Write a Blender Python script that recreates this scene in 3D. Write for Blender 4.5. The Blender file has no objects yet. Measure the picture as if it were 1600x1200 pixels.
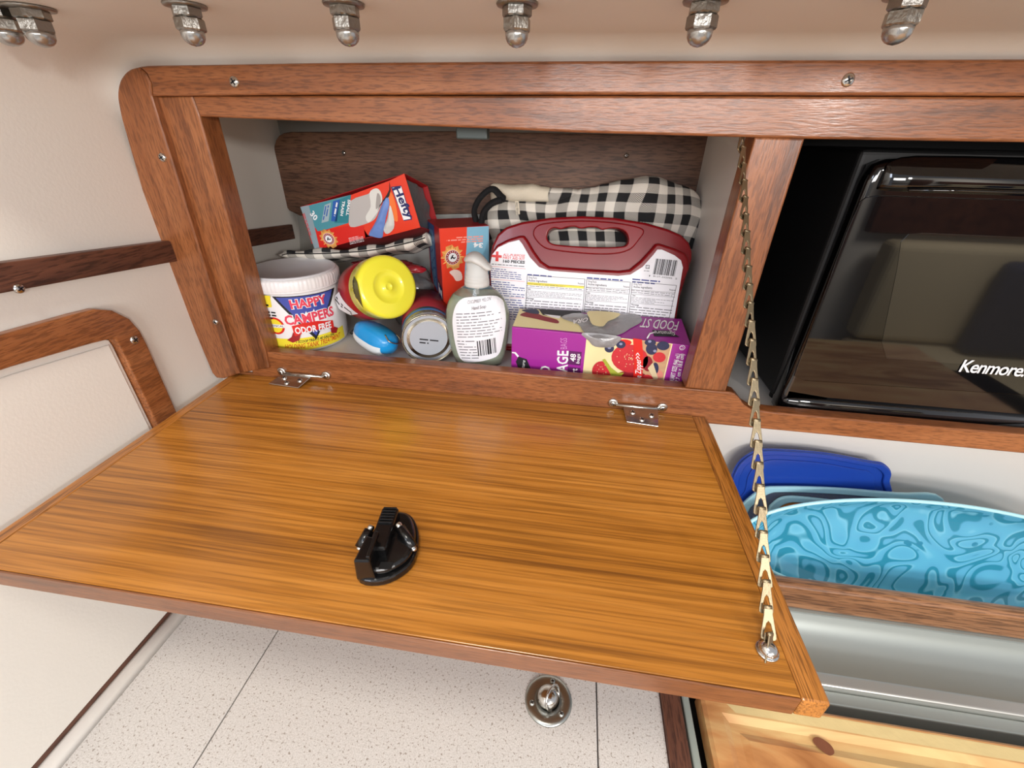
import bpy, bmesh, math, random
from mathutils import Vector, Matrix, noise
random.seed(7)
C = bpy.context.scene.collection
SC = bpy.context.scene
# ------------------------------------------------------------------ camera
RR = ((0.98963, 0.14232, 0.01932), (0.08764, -0.49182, -0.86627), (-0.11378, 0.85899, -0.49920))  # right, down, forward
FPX = 677.8
CAM = Vector((0.3875, -0.4047, 0.2522))
cd = bpy.data.cameras.new('camera'); cam = bpy.data.objects.new('camera', cd); C.objects.link(cam)
cd.sensor_width = 36; cd.lens = FPX / 1600 * 36; cd.clip_start = 0.01
mw = Matrix.Identity(4)
for i in range(3):
    mw[i][0] = RR[0][i]; mw[i][1] = -RR[1][i]; mw[i][2] = -RR[2][i]; mw[i][3] = CAM[i]
cam.matrix_world = mw
SC.camera = cam
# ------------------------------------------------------------------ colour and light
SC.view_settings.view_transform = 'Standard'; SC.view_settings.look = 'None'
SC.view_settings.gamma = 1; SC.view_settings.use_curve_mapping = False
SC.view_settings.exposure = 0.12
wd = bpy.data.worlds.new('world'); SC.world = wd; wd.use_nodes = True
wd.node_tree.nodes['Background'].inputs[0].default_value = (0.92, 0.93, 1.0, 1)
wd.node_tree.nodes['Background'].inputs[1].default_value = 0.62

def area(name, loc, target, sx, sy, power, col):
    l = bpy.data.lights.new(name, 'AREA'); l.shape = 'RECTANGLE'; l.size = sx; l.size_y = sy
    l.energy = power; l.color = col
    o = bpy.data.objects.new(name, l); C.objects.link(o); o.location = loc
    o.rotation_euler = (Vector(target) - Vector(loc)).to_track_quat('-Z', 'Y').to_euler()
    return o
area('cabin_lamp', (0.30, -0.62, 1.05), (0.28, -0.2, 0), 0.3, 0.2, 7.0, (1.0, 0.93, 0.82))
area('cabin_window', (0.60, -1.75, 0.40), (0.4, 0, 0.15), 0.9, 0.30, 15, (1.0, 0.97, 0.95))
area('hatch_light', (1.05, -1.12, 0.44), (0.0, -0.08, 0.28), 0.10, 0.10, 4.5, (1.0, 0.96, 0.92))
area('settee_fill', (2.3, -1.5, 0.7), (2.4, -2.1, -0.4), 0.4, 0.4, 30, (1.0, 0.93, 0.85))  # added fill light, brightens the settee for the microwave's reflection
area('bow_window', (-0.0, -1.0, 0.55), (0.2, -0.1, 0.31), 0.3, 0.2, 2.6, (0.72, 0.82, 1.0))

# ------------------------------------------------------------------ geometry helpers
def at(x, y, **k):
    a = ((x - 800) / FPX, (y - 600) / FPX, 1)
    d = Vector([sum(RR[j][i] * a[j] for j in range(3)) for i in range(3)])
    (ax, v), = k.items(); i = 'XYZ'.index(ax)
    return CAM + d * ((v - CAM[i]) / d[i])
def ray(x, y):
    a = ((x - 800) / FPX, (y - 600) / FPX, 1)
    return Vector([sum(RR[j][i] * a[j] for j in range(3)) for i in range(3)]).normalized()

class Plane:
    def __init__(s, o, x, y):
        s.o = Vector(o); s.x = Vector(x).normalized(); y = Vector(y)
        s.y = (y - s.x * y.dot(s.x)).normalized(); s.n = s.x.cross(s.y)
    def uv(s, px, py):
        d = ray(px, py); t = (s.o - CAM).dot(s.n) / d.dot(s.n); p = CAM + d * t - s.o
        return (p.dot(s.x), p.dot(s.y))
    def pos(s, u, v, w=0): return s.o + s.x * u + s.y * v + s.n * w
    step = None
class Cyl:   # upright (or tilted) cylinder, u = arc length from the side facing -Y
    def __init__(s, o, ax, r, ref=(0, -1, 0)):
        s.o = Vector(o); s.a = Vector(ax).normalized(); s.r = r
        rf = Vector(ref); s.f = (rf - s.a * rf.dot(s.a)).normalized(); s.g = s.a.cross(s.f); s.step = r * 0.1
    def uv(s, px, py):
        d = ray(px, py); m = CAM - s.o
        dp = d - s.a * d.dot(s.a); mp = m - s.a * m.dot(s.a)
        A = dp.dot(dp); B = mp.dot(dp); Cc = mp.dot(mp) - s.r ** 2; D = B * B - A * Cc
        t = (-B - math.sqrt(max(D, 0))) / A; p = m + d * t
        return (math.atan2(p.dot(s.g), p.dot(s.f)) * s.r, p.dot(s.a))
    def pos(s, u, v, w=0):
        t = u / s.r
        return s.o + (s.f * math.cos(t) + s.g * math.sin(t)) * (s.r + w) + s.a * v

def sm(pts, n=5, closed=True):   # Catmull-Rom through the points
    out = []; N = len(pts)
    rng = range(N) if closed else range(N - 1)
    for i in rng:
        if closed: p = [pts[(i + k - 1) % N] for k in range(4)]
        else: p = [pts[max(0, min(N - 1, i + k - 1))] for k in range(4)]
        for j in range(n):
            t = j / n
            out.append(tuple(0.5 * (2 * p[1][a] + (p[2][a] - p[0][a]) * t + (2 * p[0][a] - 5 * p[1][a] + 4 * p[2][a] - p[3][a]) * t * t
                       + (3 * p[1][a] - p[0][a] - 3 * p[2][a] + p[3][a]) * t ** 3) for a in range(len(p[1]))))
    if not closed: out.append(tuple(pts[-1]))
    return out
def rrect(x0, y0, x1, y1, r, n=5):
    o = []
    for cx, cy, a0 in ((x1 - r, y0 + r, -90), (x1 - r, y1 - r, 0), (x0 + r, y1 - r, 90), (x0 + r, y0 + r, 180)):
        for i in range(n + 1):
            a = math.radians(a0 + 90 * i / n); o.append((cx + r * math.cos(a), cy + r * math.sin(a)))
    return o
def ell(cx, cy, rx, ry, n=28, rot=0):
    return [(cx + rx * math.cos(a) * math.cos(rot) - ry * math.sin(a) * math.sin(rot), cy + rx * math.cos(a) * math.sin(rot) + ry * math.sin(a) * math.cos(rot))
            for a in (2 * math.pi * i / n for i in range(n))]

_tmp = {}
def curve_mesh(outer, holes, thick, bevel, res=2):
    cu = bpy.data.curves.new('t', 'CURVE'); cu.dimensions = '2D'; cu.fill_mode = 'BOTH'
    cu.extrude = max(thick / 2 - bevel, 0); cu.bevel_depth = bevel; cu.bevel_resolution = res; cu.offset = -bevel
    for pl in [outer] + list(holes):
        sp = cu.splines.new('POLY'); sp.points.add(len(pl) - 1); sp.use_cyclic_u = True
        for q, p in zip(sp.points, pl): q.co = (p[0], p[1], 0, 1)
    return to_mesh(cu)
def to_mesh(cu):
    o = bpy.data.objects.new('t', cu); C.objects.link(o)
    dg = bpy.context.evaluated_depsgraph_get(); dg.update()
    me = bpy.data.meshes.new_from_object(o.evaluated_get(dg))
    vs = [v.co.copy() for v in me.vertices]; fs = [list(p.vertices) for p in me.polygons]
    bpy.data.objects.remove(o); bpy.data.meshes.remove(me); bpy.data.curves.remove(cu)
    return vs, fs
def text_mesh(s, bold=0.0, shear=0.0, res=2, space=1.0):
    key = (s, bold, shear, res, space)
    if key not in _tmp:
        cu = bpy.data.curves.new('t', 'FONT'); cu.body = s; cu.resolution_u = res; cu.offset = bold; cu.shear = shear
        cu.space_character = space; cu.fill_mode = 'FRONT'
        _tmp[key] = to_mesh(cu)
    return _tmp[key]

class M:
    def __init__(s): s.v = []; s.f = []; s.m = []; s.sm = []; s.mats = []
    def mi(s, mat):
        if mat not in s.mats: s.mats.append(mat)
        return s.mats.index(mat)
    def add(s, vs, fs, mat, smooth=False):
        b = len(s.v); i = s.mi(mat); s.v += [tuple(v) for v in vs]
        for f in fs: s.f.append([b + k for k in f]); s.m.append(i); s.sm.append(smooth)
        return s
    def bm(s, bm, mat, smooth=False, X=None):
        bm.verts.index_update()
        vs = [(X @ v.co if X else v.co.copy()) for v in bm.verts]
        s.add(vs, [[v.index for v in f.verts] for f in bm.faces], mat, smooth); bm.free(); return s
    def box(s, lo, hi, mat, bevel=0.0, seg=2, S=None):
        b = bmesh.new(); bmesh.ops.create_cube(b, size=1)
        for v in b.verts:
            v.co = Vector([(lo[i] + hi[i]) / 2 + v.co[i] * (hi[i] - lo[i]) for i in range(3)])
        if bevel: bmesh.ops.bevel(b, geom=list(b.edges), offset=bevel, segments=seg, profile=0.5, affect='EDGES')
        if S:
            for v in b.verts: v.co = S.pos(*v.co)
        return s.bm(b, mat)
    def hexa(s, pts, mat, bevel=0.0, mats=None):   # pts: 4 bottom, 4 top, counter-clockwise from above
        b = bmesh.new(); vs = [b.verts.new(p) for p in pts]
        for f in ((3, 2, 1, 0), (4, 5, 6, 7), (0, 1, 5, 4), (1, 2, 6, 5), (2, 3, 7, 6), (3, 0, 4, 7)): b.faces.new([vs[i] for i in f])
        if bevel: bmesh.ops.bevel(b, geom=list(b.edges), offset=bevel, segments=2, profile=0.5, affect='EDGES')
        return s.bm(b, mat)
    def lathe(s, o, ax, prof, mat, seg=40, smooth=True, ref=(0, -1, 0.01), wob=None, hexn=False):
        o = Vector(o); a = Vector(ax).normalized(); rf = Vector(ref); f = (rf - a * rf.dot(a)).normalized(); g = a.cross(f)
        vs = []; fs = []
        for k, (r, z) in enumerate(prof):
            for i in range(seg):
                t = 2 * math.pi * i / seg; rr = r * (wob(t, k) if wob else 1)
                vs.append(o + (f * math.cos(t) + g * math.sin(t)) * rr + a * z)
        for k in range(len(prof) - 1):
            for i in range(seg):
                j = (i + 1) % seg; fs.append([k * seg + i, k * seg + j, (k + 1) * seg + j, (k + 1) * seg + i])
        s.add(vs, fs, mat, smooth)
        for k in (0, len(prof) - 1):
            if prof[k][0] > 1e-6:
                c = [k * seg + i for i in range(seg)]
                b = len(s.v) - len(vs); s.f.append([b + q for q in (c[::-1] if k == 0 else c)]); s.m.append(s.mi(mat)); s.sm.append(False)
        return s
    def plate(s, S, outer, thick, mat, holes=(), bevel=0.0, w0=0.0, px=False, res=2, smooth=False):
        if px: outer = [S.uv(*p) for p in outer]; holes = [[S.uv(*p) for p in h] for h in holes]
        vs, fs = curve_mesh(outer, holes, thick, min(bevel, thick * 0.49), res)
        return s.add([S.pos(v.x, v.y, v.z + thick / 2 + w0) for v in vs], fs, mat, smooth)
    def decal(s, S, pts, mat, w=0.0002, px=True, holes=()):
        if px: pts = [S.uv(*p) for p in pts]; holes = [[S.uv(*p) for p in h] for h in holes]
        b = bmesh.new()
        if holes:
            vs, fs = curve_mesh(pts, holes, 0, 0); bv = [b.verts.new(v) for v in vs]
            for f in fs:
                try: b.faces.new([bv[i] for i in f])
                except ValueError: pass
        else:
            b.faces.new([b.verts.new((p[0], p[1], 0)) for p in pts]); bmesh.ops.triangulate(b, faces=list(b.faces))
        if S.step:
            us = [p[0] for p in pts]; u = min(us) + S.step
            while u < max(us):
                bmesh.ops.bisect_plane(b, geom=list(b.verts) + list(b.edges) + list(b.faces), plane_co=(u, 0, 0), plane_no=(1, 0, 0)); u += S.step
        for f in b.faces:
            if f.normal.z < 0: f.normal_flip()
        for v in b.verts: v.co = S.pos(v.co.x, v.co.y, w)
        return s.bm(b, mat)
    def text(s, S, t, bl, br, tl, mat, w=0.0004, bold=0.0, shear=0.0, px=True, res=2, space=1.0):
        vs, fs = text_mesh(t, bold, shear, res, space)
        if not vs: return s
        if px: bl, br, tl = S.uv(*bl), S.uv(*br), S.uv(*tl)
        x0 = min(v.x for v in vs); x1 = max(v.x for v in vs); y1 = 0.70
        e = ((br[0] - bl[0]) / (x1 - x0), (br[1] - bl[1]) / (x1 - x0)); h = ((tl[0] - bl[0]) / y1, (tl[1] - bl[1]) / y1)
        return s.add([S.pos(bl[0] + e[0] * (v.x - x0) + h[0] * v.y, bl[1] + e[1] * (v.x - x0) + h[1] * v.y, w) for v in vs], fs, mat)
    def rows(s, S, tl, tr, bl, n, mat, w=0.0003, fill=0.45, gap=0.25, px=True, seed=1):   # unreadably small print: rows of word-long dashes
        rnd = random.Random(seed)
        if px: tl, tr, bl = S.uv(*tl), S.uv(*tr), S.uv(*bl)
        ex = (tr[0] - tl[0], tr[1] - tl[1]); ey = (bl[0] - tl[0], bl[1] - tl[1]); vs = []; fs = []
        L = math.hypot(*ex); unit = math.hypot(*ey) / n
        for r in range(n):
            a = 0; end = 1 if rnd.random() > 0.35 else rnd.uniform(0.45, 0.95)
            while a < end:
                wl = unit * rnd.uniform(0.8, 3.2) / L; c = min(a + wl, end)
                if c - a > 0.1 * unit / L:
                    y0 = (r + 0.3) / n; y1 = (r + 0.3 + fill) / n; b = len(vs)
                    for (p, q) in ((a, y1), (c, y1), (c, y0), (a, y0)):
                        vs.append(S.pos(tl[0] + ex[0] * p + ey[0] * q, tl[1] + ex[1] * p + ey[1] * q, w))
                    fs.append([b, b + 1, b + 2, b + 3])
                a = c + unit * 0.45 / L
        return s.add(vs, fs, mat)
    def bars(s, S, tl, tr, bl, mat, seed=3, w=0.0004, n=30, px=True):
        rnd = random.Random(seed)
        if px: tl, tr, bl = S.uv(*tl), S.uv(*tr), S.uv(*bl)
        ex = (tr[0] - tl[0], tr[1] - tl[1]); ey = (bl[0] - tl[0], bl[1] - tl[1]); a = 0; vs = []; fs = []
        while a < 1:
            k = rnd.choice((0.6, 0.9, 1.5, 2.2)) / n / 1.3; b = len(vs); c = min(a + k, 1)
            for (p, q) in ((a, 1), (c, 1), (c, 0), (a, 0)): vs.append(S.pos(tl[0] + ex[0] * p + ey[0] * q, tl[1] + ex[1] * p + ey[1] * q, w))
            fs.append([b, b + 1, b + 2, b + 3]); a = c + rnd.choice((0.6, 0.9, 1.5)) / n / 1.3
        return s.add(vs, fs, mat)
    def tube(s, pts, r, mat, closed=False, seg=10, smooth=True, flat=1.0):
        P = [Vector(p) for p in pts]; N = len(P); vs = []; fs = []; prev = None
        for i, p in enumerate(P):
            a = P[(i + 1) % N] if (closed or i < N - 1) else P[i]; b = P[i - 1] if (closed or i > 0) else P[i]
            t = (a - b).normalized()
            if prev is None:
                h = Vector((0, 0, 1)) if abs(t.z) < 0.9 else Vector((1, 0, 0))
                u = t.cross(h).normalized()
            else: u = (prev - t * prev.dot(t)).normalized()
            prev = u; v = t.cross(u); rr = r[i] if isinstance(r, (list, tuple)) else r
            for k in range(seg):
                q = 2 * math.pi * k / seg; vs.append(p + u * math.cos(q) * rr + v * math.sin(q) * rr * flat)
        for i in range(N if closed else N - 1):
            j = (i + 1) % N
            for k in range(seg):
                l = (k + 1) % seg; fs.append([i * seg + k, i * seg + l, j * seg + l, j * seg + k])
        if not closed: fs.append([k for k in range(seg)][::-1]); fs.append([(N - 1) * seg + k for k in range(seg)])
        return s.add(vs, fs, mat, smooth)
    def loft(s, rings, mat, smooth=True, cap=True):
        n = len(rings[0]); vs = [p for r in rings for p in r]; fs = []
        for i in range(len(rings) - 1):
            for k in range(n):
                l = (k + 1) % n; fs.append([i * n + k, i * n + l, (i + 1) * n + l, (i + 1) * n + k])
        if cap: fs.append([k for k in range(n)][::-1]); fs.append([(len(rings) - 1) * n + k for k in range(n)])
        return s.add(vs, fs, mat, smooth)
    def build(s, name, parent=None, loc=None, fixn=True):
        me = bpy.data.meshes.new(name)
        o = bpy.data.objects.new(name, me); C.objects.link(o)
        off = Vector((0, 0, 0))
        if parent is not None:
            off = world_loc(parent); o.parent = parent
        if loc is not None and parent is None: off = Vector(loc); o.location = off
        me.from_pydata([tuple(Vector(v) - off) for v in s.v], [], s.f)
        for m in s.mats: me.materials.append(m)
        me.polygons.foreach_set('material_index', s.m); me.polygons.foreach_set('use_smooth', s.sm); me.update()
        if fixn:
            b = bmesh.new(); b.from_mesh(me); bmesh.ops.recalc_face_normals(b, faces=b.faces); b.to_mesh(me); b.free()
        return o
def world_loc(o):
    v = Vector((0, 0, 0))
    while o is not None: v += o.location; o = o.parent
    return v
def tag(o, label, cat, group=None):
    o['label'] = label; o['category'] = cat
    if group: o['group'] = group
    return o
def thing(name, loc, label, cat, group=None):
    o = bpy.data.objects.new(name, None); C.objects.link(o); o.location = loc; o.empty_display_size = 0.01
    return tag(o, label, cat, group)
def struct(o): o['kind'] = 'structure'; return o
def copy_tree(o, parent=None):
    c = o.copy(); C.objects.link(c)
    if parent is not None: c.parent = parent; c.matrix_parent_inverse = o.matrix_parent_inverse
    for ch in o.children: copy_tree(ch, c)
    return c

# ------------------------------------------------------------------ materials
def lin(h):
    if isinstance(h, str): h = [int(h[i:i + 2], 16) / 255 for i in (0, 2, 4)]
    return tuple(c / 12.92 if c <= 0.04045 else ((c + 0.055) / 1.055) ** 2.4 for c in h) + (1.0,)
def nodes(name):
    m = bpy.data.materials.new(name); m.use_nodes = True; nt = m.node_tree
    return m, nt, nt.nodes['Principled BSDF'], (lambda t: nt.nodes.new('ShaderNode' + t)), nt.links.new
def mat(name, col, rough=0.5, metal=0.0, coat=0.0, trans=0.0, ior=1.45, bump=0.0, bscale=300, alpha=1.0, spec=0.5, var=0.0, vscale=20, sub=0.0):
    m, nt, b, N, L = nodes(name)
    b.inputs['Base Color'].default_value = lin(col); b.inputs['Roughness'].default_value = rough
    b.inputs['Metallic'].default_value = metal; b.inputs['Coat Weight'].default_value = coat; b.inputs['Coat Roughness'].default_value = 0.05
    b.inputs['Transmission Weight'].default_value = trans; b.inputs['IOR'].default_value = ior; b.inputs['Alpha'].default_value = alpha
    b.inputs['Specular IOR Level'].default_value = spec
    if sub: b.inputs['Subsurface Weight'].default_value = sub; b.inputs['Subsurface Scale'].default_value = 0.01
    tc = N('TexCoord')
    if bump:
        n = N('TexNoise'); n.inputs['Scale'].default_value = bscale; n.inputs['Detail'].default_value = 3; L(tc.outputs['Object'], n.inputs['Vector'])
        bp = N('Bump'); bp.inputs['Strength'].default_value = bump; bp.inputs['Distance'].default_value = 0.002
        L(n.outputs['Fac'], bp.inputs['Height']); L(bp.outputs['Normal'], b.inputs['Normal'])
    if var:
        n = N('TexNoise'); n.inputs['Scale'].default_value = vscale; L(tc.outputs['Object'], n.inputs['Vector'])
        h = N('HueSaturation'); h.inputs['Color'].default_value = lin(col)
        r = N('MapRange'); r.inputs['To Min'].default_value = 1 - var; r.inputs['To Max'].default_value = 1 + var
        L(n.outputs['Fac'], r.inputs['Value']); L(r.outputs['Result'], h.inputs['Value']); L(h.outputs['Color'], b.inputs['Base Color'])
    return m
def wood(name, dark, mid, light, axis='X', along=2.0, across=70.0, streak=9.0, rough=0.36, coat=0.22, bump=0.25, pore=0.5, w2=0.55, pa=14, pc=7):
    m, nt, b, N, L = nodes(name)
    tc = N('TexCoord')
    def mp(al, ac):
        q = N('Mapping'); sc = [ac, ac, ac]; sc['XYZ'.index(axis)] = al; q.inputs['Scale'].default_value = sc
        L(tc.outputs['Object'], q.inputs['Vector']); return q.outputs['Vector']
    n1 = N('TexNoise'); n1.inputs['Scale'].default_value = 1; n1.inputs['Detail'].default_value = 4; n1.inputs['Roughness'].default_value = 0.6; n1.inputs['Distortion'].default_value = 0.4
    L(mp(along, across), n1.inputs['Vector'])
    n2 = N('TexNoise'); n2.inputs['Scale'].default_value = 1; n2.inputs['Detail'].default_value = 2; n2.inputs['Distortion'].default_value = 0.8
    L(mp(along * 0.5, streak), n2.inputs['Vector'])
    n3 = N('TexNoise'); n3.inputs['Scale'].default_value = 1; n3.inputs['Detail'].default_value = 3
    L(mp(along * pa, across * pc), n3.inputs['Vector'])
    mx = N('Math'); mx.operation = 'MULTIPLY_ADD'; L(n2.outputs['Fac'], mx.inputs[0]); mx.inputs[1].default_value = w2
    mm = N('Math'); mm.operation = 'MULTIPLY'; L(n1.outputs['Fac'], mm.inputs[0]); mm.inputs[1].default_value = 1 - w2; L(mm.outputs[0], mx.inputs[2])
    cr = N('ValToRGB'); e = cr.color_ramp.elements; e[0].position = 0.36; e[0].color = lin(dark); e[1].position = 0.62; e[1].color = lin(light)
    k = e.new(0.47); k.color = lin(mid); L(mx.outputs[0], cr.inputs['Fac'])
    pr = N('ValToRGB'); pr.color_ramp.elements[0].position = 0.40; pr.color_ramp.elements[0].color = (1 - pore, 1 - pore * 1.05, 1 - pore * 1.1, 1)
    pr.color_ramp.elements[1].position = 0.52; pr.color_ramp.elements[1].color = (1, 1, 1, 1); L(n3.outputs['Fac'], pr.inputs['Fac'])
    mu = N('Mix'); mu.data_type = 'RGBA'; mu.blend_type = 'MULTIPLY'; mu.inputs[0].default_value = 1
    L(cr.outputs['Color'], mu.inputs[6]); L(pr.outputs['Color'], mu.inputs[7]); L(mu.outputs[2], b.inputs['Base Color'])
    b.inputs['Roughness'].default_value = rough; b.inputs['Coat Weight'].default_value = coat; b.inputs['Coat Roughness'].default_value = 0.16
    bp = N('Bump'); bp.inputs['Strength'].default_value = bump; bp.inputs['Distance'].default_value = 0.0006
    L(n3.outputs['Fac'], bp.inputs['Height']); L(bp.outputs['Normal'], b.inputs['Normal']); L(bp.outputs['Normal'], b.inputs['Coat Normal'])
    return m
def mrange(N, L, src, a, b2, lo, hi):
    r = N('MapRange'); r.inputs['From Min'].default_value = a; r.inputs['From Max'].default_value = b2; r.inputs['To Min'].default_value = lo; r.inputs['To Max'].default_value = hi
    L(src, r.inputs['Value']); return r.outputs['Result']

teakX = wood('teak_along_x', '683c21', '8c532d', 'a0653c', 'X', 6, 110, 30, pore=0.36)
teakZ = wood('teak_along_z', '683c21', '8c532d', 'a0653c', 'Z', 6, 110, 30, pore=0.36)
teakY = wood('teak_along_y', '683c21', '8c532d', 'a0653c', 'Y', 6, 110, 30, pore=0.36)
teakD = wood('teak_dark', '48291e', '603a2a', '724633', 'Y', 5, 90, 26, rough=0.5, coat=0.1)
teakB = wood('teak_backboard', '523727', '674735', '7a573f', 'X', 4, 70, 22, rough=0.55, coat=0.0)
doorW = wood('teak_veneer', '7c4c1a', 'a36824', 'bb7d34', 'X', 3.5, 260, 26, rough=0.28, coat=0.3, bump=0.12, pore=0.26, w2=0.42, pa=3.5, pc=2.4)
frontW = wood('teak_front_edge', '5c361d', '774726', '8a552e', 'X', 6, 110, 30, pore=0.2)
doorE = wood('teak_edge_band', '845020', 'a86b2c', 'ba7a38', 'Y', 3, 150, 40, rough=0.3, coat=0.4, bump=0.12)
fiddW = wood('teak_fiddle', '7a5032', '9b6c48', 'b07f58', 'X', 3, 80, 24, rough=0.35, coat=0.4)
whiteP = mat('white_gelcoat', 'dcd8d2', 0.45, bump=0.04, bscale=400, coat=0.1)
whiteB = mat('white_bulkhead', 'e6e2da', 0.5, bump=0.05, bscale=350)
headl = mat('headliner', 'cfc7bd', 0.55, bump=0.1, bscale=300)
lockW = mat('locker_white', 'c9c9c4', 0.6)
steel = mat('stainless', 'c9c7c2', 0.18, 1.0)
steelB = mat('brushed_steel', 'a9aba6', 0.32, 1.0, bump=0.05, bscale=200)
steelW = mat('weathered_steel', '9b9994', 0.34, 1.0, bump=0.25, bscale=500)
blackP = mat('black_plastic', '0b0b0c', 0.25, coat=0.2)
blackM = mat('black_matte', '070708', 0.6)
blackG = mat('black_gloss', '050506', 0.06, coat=0.6)
gapshade = mat('gap_shade', '0a0908', 0.9)  # shade of the counter gaps, put in as near-black colour
grey = mat('grey_plastic', '3d4746', 0.4)
brass = mat('antique_brass', '988a70', 0.45, 1.0, bump=0.1, bscale=900)
ink = mat('ink_black', '1c1c22', 0.5)
inkB = mat('ink_blue', '34408e', 0.5)
inkG = mat('ink_grey', '6c6c72', 0.5)
red = mat('print_red', 'd92a22', 0.35)
redO = mat('carton_red', 'e23b22', 0.32, coat=0.2)
redD = mat('carton_dark_red', '9c1f22', 0.4)
navy = mat('print_navy', '232a63', 0.4)
whiteI = mat('print_white', 'f1f1f3', 0.4)
paper = mat('label_paper', 'eeeef4', 0.4)
teal = mat('print_teal', '2f7f8c', 0.4)
cyanL = mat('print_light_blue', '7fb6cf', 0.4)
bluep = mat('print_blue', '2d5fae', 0.4)
yellowI = mat('print_yellow', 'f3e03a', 0.4)
cream = mat('print_cream', 'efe2ab', 0.45)
orangeI = mat('print_orange', 'f3a03a', 0.4)
purple = mat('carton_purple', 'a02a96', 0.33, coat=0.2)
purpleD = mat('print_dark_purple', '5d1d5c', 0.4)
kraft = mat('carton_inside', '5a5450', 0.8)

# ------------------------------------------------------------------ counter material
def speckle(name, base, spot):
    m, nt, b, N, L = nodes(name); tc = N('TexCoord')
    n = N('TexNoise'); n.inputs['Scale'].default_value = 480; n.inputs['Detail'].default_value = 2.5; L(tc.outputs['Object'], n.inputs['Vector'])
    n2 = N('TexNoise'); n2.inputs['Scale'].default_value = 900; L(tc.outputs['Object'], n2.inputs['Vector'])
    cr = N('ValToRGB'); e = cr.color_ramp.elements; e[0].position = 0.33; e[0].color = lin(spot); e[1].position = 0.40; e[1].color = lin(base); L(n.outputs['Fac'], cr.inputs['Fac'])
    c2 = N('ValToRGB'); e = c2.color_ramp.elements; e[0].position = 0.35; e[0].color = (0.8, 0.79, 0.77, 1); e[1].position = 0.6; e[1].color = (1, 1, 1, 1); L(n2.outputs['Fac'], c2.inputs['Fac'])
    mu = N('Mix'); mu.data_type = 'RGBA'; mu.blend_type = 'MULTIPLY'; mu.inputs[0].default_value = 1
    L(cr.outputs['Color'], mu.inputs[6]); L(c2.outputs['Color'], mu.inputs[7]); L(mu.outputs[2], b.inputs['Base Color'])
    b.inputs['Roughness'].default_value = 0.42
    return m
counterM = speckle('speckled_laminate', 'd1cdc9', '9a9087')

# ------------------------------------------------------------------ setting
ZC = -0.22      # counter height
BX = -0.02      # bulkhead
ZT = 0.3125     # headliner over the locker
ms = M()
ms.box((BX - 0.02, -1.2, -0.6), (BX, 0.3, 0.8), whiteB)
struct(ms.build('wall_left'))
m = M()   # headliner, coved softly into the bulkhead and the face frame
def cove(d, r): return r - math.sqrt(max(r * r - (r - d) ** 2, 0)) if d < r else 0
xs_ = [BX + 0.00005 + 0.05 * (1 - math.cos(math.pi / 2 * k / 20)) for k in range(21)] + [0.06, 0.3, 0.7, 1.1, 1.5]
ys_ = [-0.0005 - 0.03 * (1 - math.cos(math.pi / 2 * k / 14)) for k in range(15)] + [-0.05] + [-0.08, -0.14, -0.20]
vs = [(x, y, ZT - cove(x - BX - 0.00005, 0.05) - cove(-y, 0.030)) for x in xs_ for y in ys_]; ny = len(ys_)
m.add(vs, [[i * ny + j, i * ny + j + 1, (i + 1) * ny + j + 1, (i + 1) * ny + j] for i in range(len(xs_) - 1) for j in range(ny - 1)], whiteB, True)
m.box((BX, -0.20, ZT + 0.0005), (1.5, 0.0, ZT + 0.02), headl)
struct(m.build('ceiling'))
m = M()   # cabin trunk side going up from the headliner edge, and the coach roof above
m.box((BX, -0.20, ZT + 0.0205), (1.5, -0.185, 0.50), headl)
struct(m.build('wall_trunk'))
# white board behind the face frame
m = M(); m.plate(Plane((0, 0.004, 0), (1, 0, 0), (0, 0, 1)), [(BX, ZC - 0.045), (1.5, ZC - 0.045), (1.5, ZT), (BX, ZT)], 0.003, whiteP,
        holes=[[(0.045, 0.0), (0.046, 0.262), (1.45, 0.262), (1.45, ZC - 0.040), (0.545, ZC - 0.040), (0.545, -0.004), (0.52, 0.0)][::-1]])
struct(m.build('wall_front'))
# hull behind everything: vertical behind the backboard, curving inward low down
m = M()
prof = [(0.222, 0.30), (0.222, 0.15), (0.219, 0.12), (0.208, 0.09), (0.192, 0.06), (0.176, 0.03), (0.168, 0.008), (0.24, 0.008), (0.24, 0.30)]
m.loft([[(x, y, z) for y, z in prof] for x in (BX, 0.53)], lockW)
o = struct(m.build('wall_back'))
m = M(); m.box((BX, 0.002, 0.272), (0.532, 0.222, 0.29), lockW); struct(m.build('trim_1'))
m = M(); m.box((BX, 0.006, 0.004), (0.5455, 0.23, 0.02), whiteP); o = m.build('locker_floor', loc=(0.2, 0.1, 0.004))
tag(o, 'white locker floor inside the left locker, under the jar and bottles', 'shelf')
m = M(); m.box((0.53, 0.02, 0.02), (0.545, 0.222, 0.272), whiteP, 0.0005); o = m.build('divider_panel', loc=(0.5375, 0.12, 0.02))
tag(o, 'white divider panel between the open locker and the microwave', 'panel')
# counter
ct = thing('counter', (0.25, -0.3, ZC), 'speckled off-white galley counter under the open locker door', 'counter')
m = M(); m.box((0.106, -0.75, ZC - 0.02), (0.447, 0.1, ZC), counterM, 0.0008); m.build('counter_lid', ct)
m = M(); m.box((BX + 0.001, -0.75, ZC - 0.02), (0.1048, 0.1, ZC), counterM, 0.0008); m.build('side_panel', ct)
m = M(); m.box((0.4482, -0.75, ZC - 0.02), (0.5085, 0.1, ZC), counterM, 0.0008); m.build('side_panel', ct)
m = M(); m.box((BX, -0.75, -0.6), (1.5, 0.3, ZC - 0.055), gapshade); struct(m.build('floor'))  # black block under the counter, its colour stands for shade in the gaps
m = M(); m.box((BX, -0.75, ZC + 0.0075), (BX + 0.0035, 0.06, ZC + 0.0150), teakD, 0.0006)
struct(m.build('baseboard_left'))
m = M()   # caulk fillet in the corner
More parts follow.
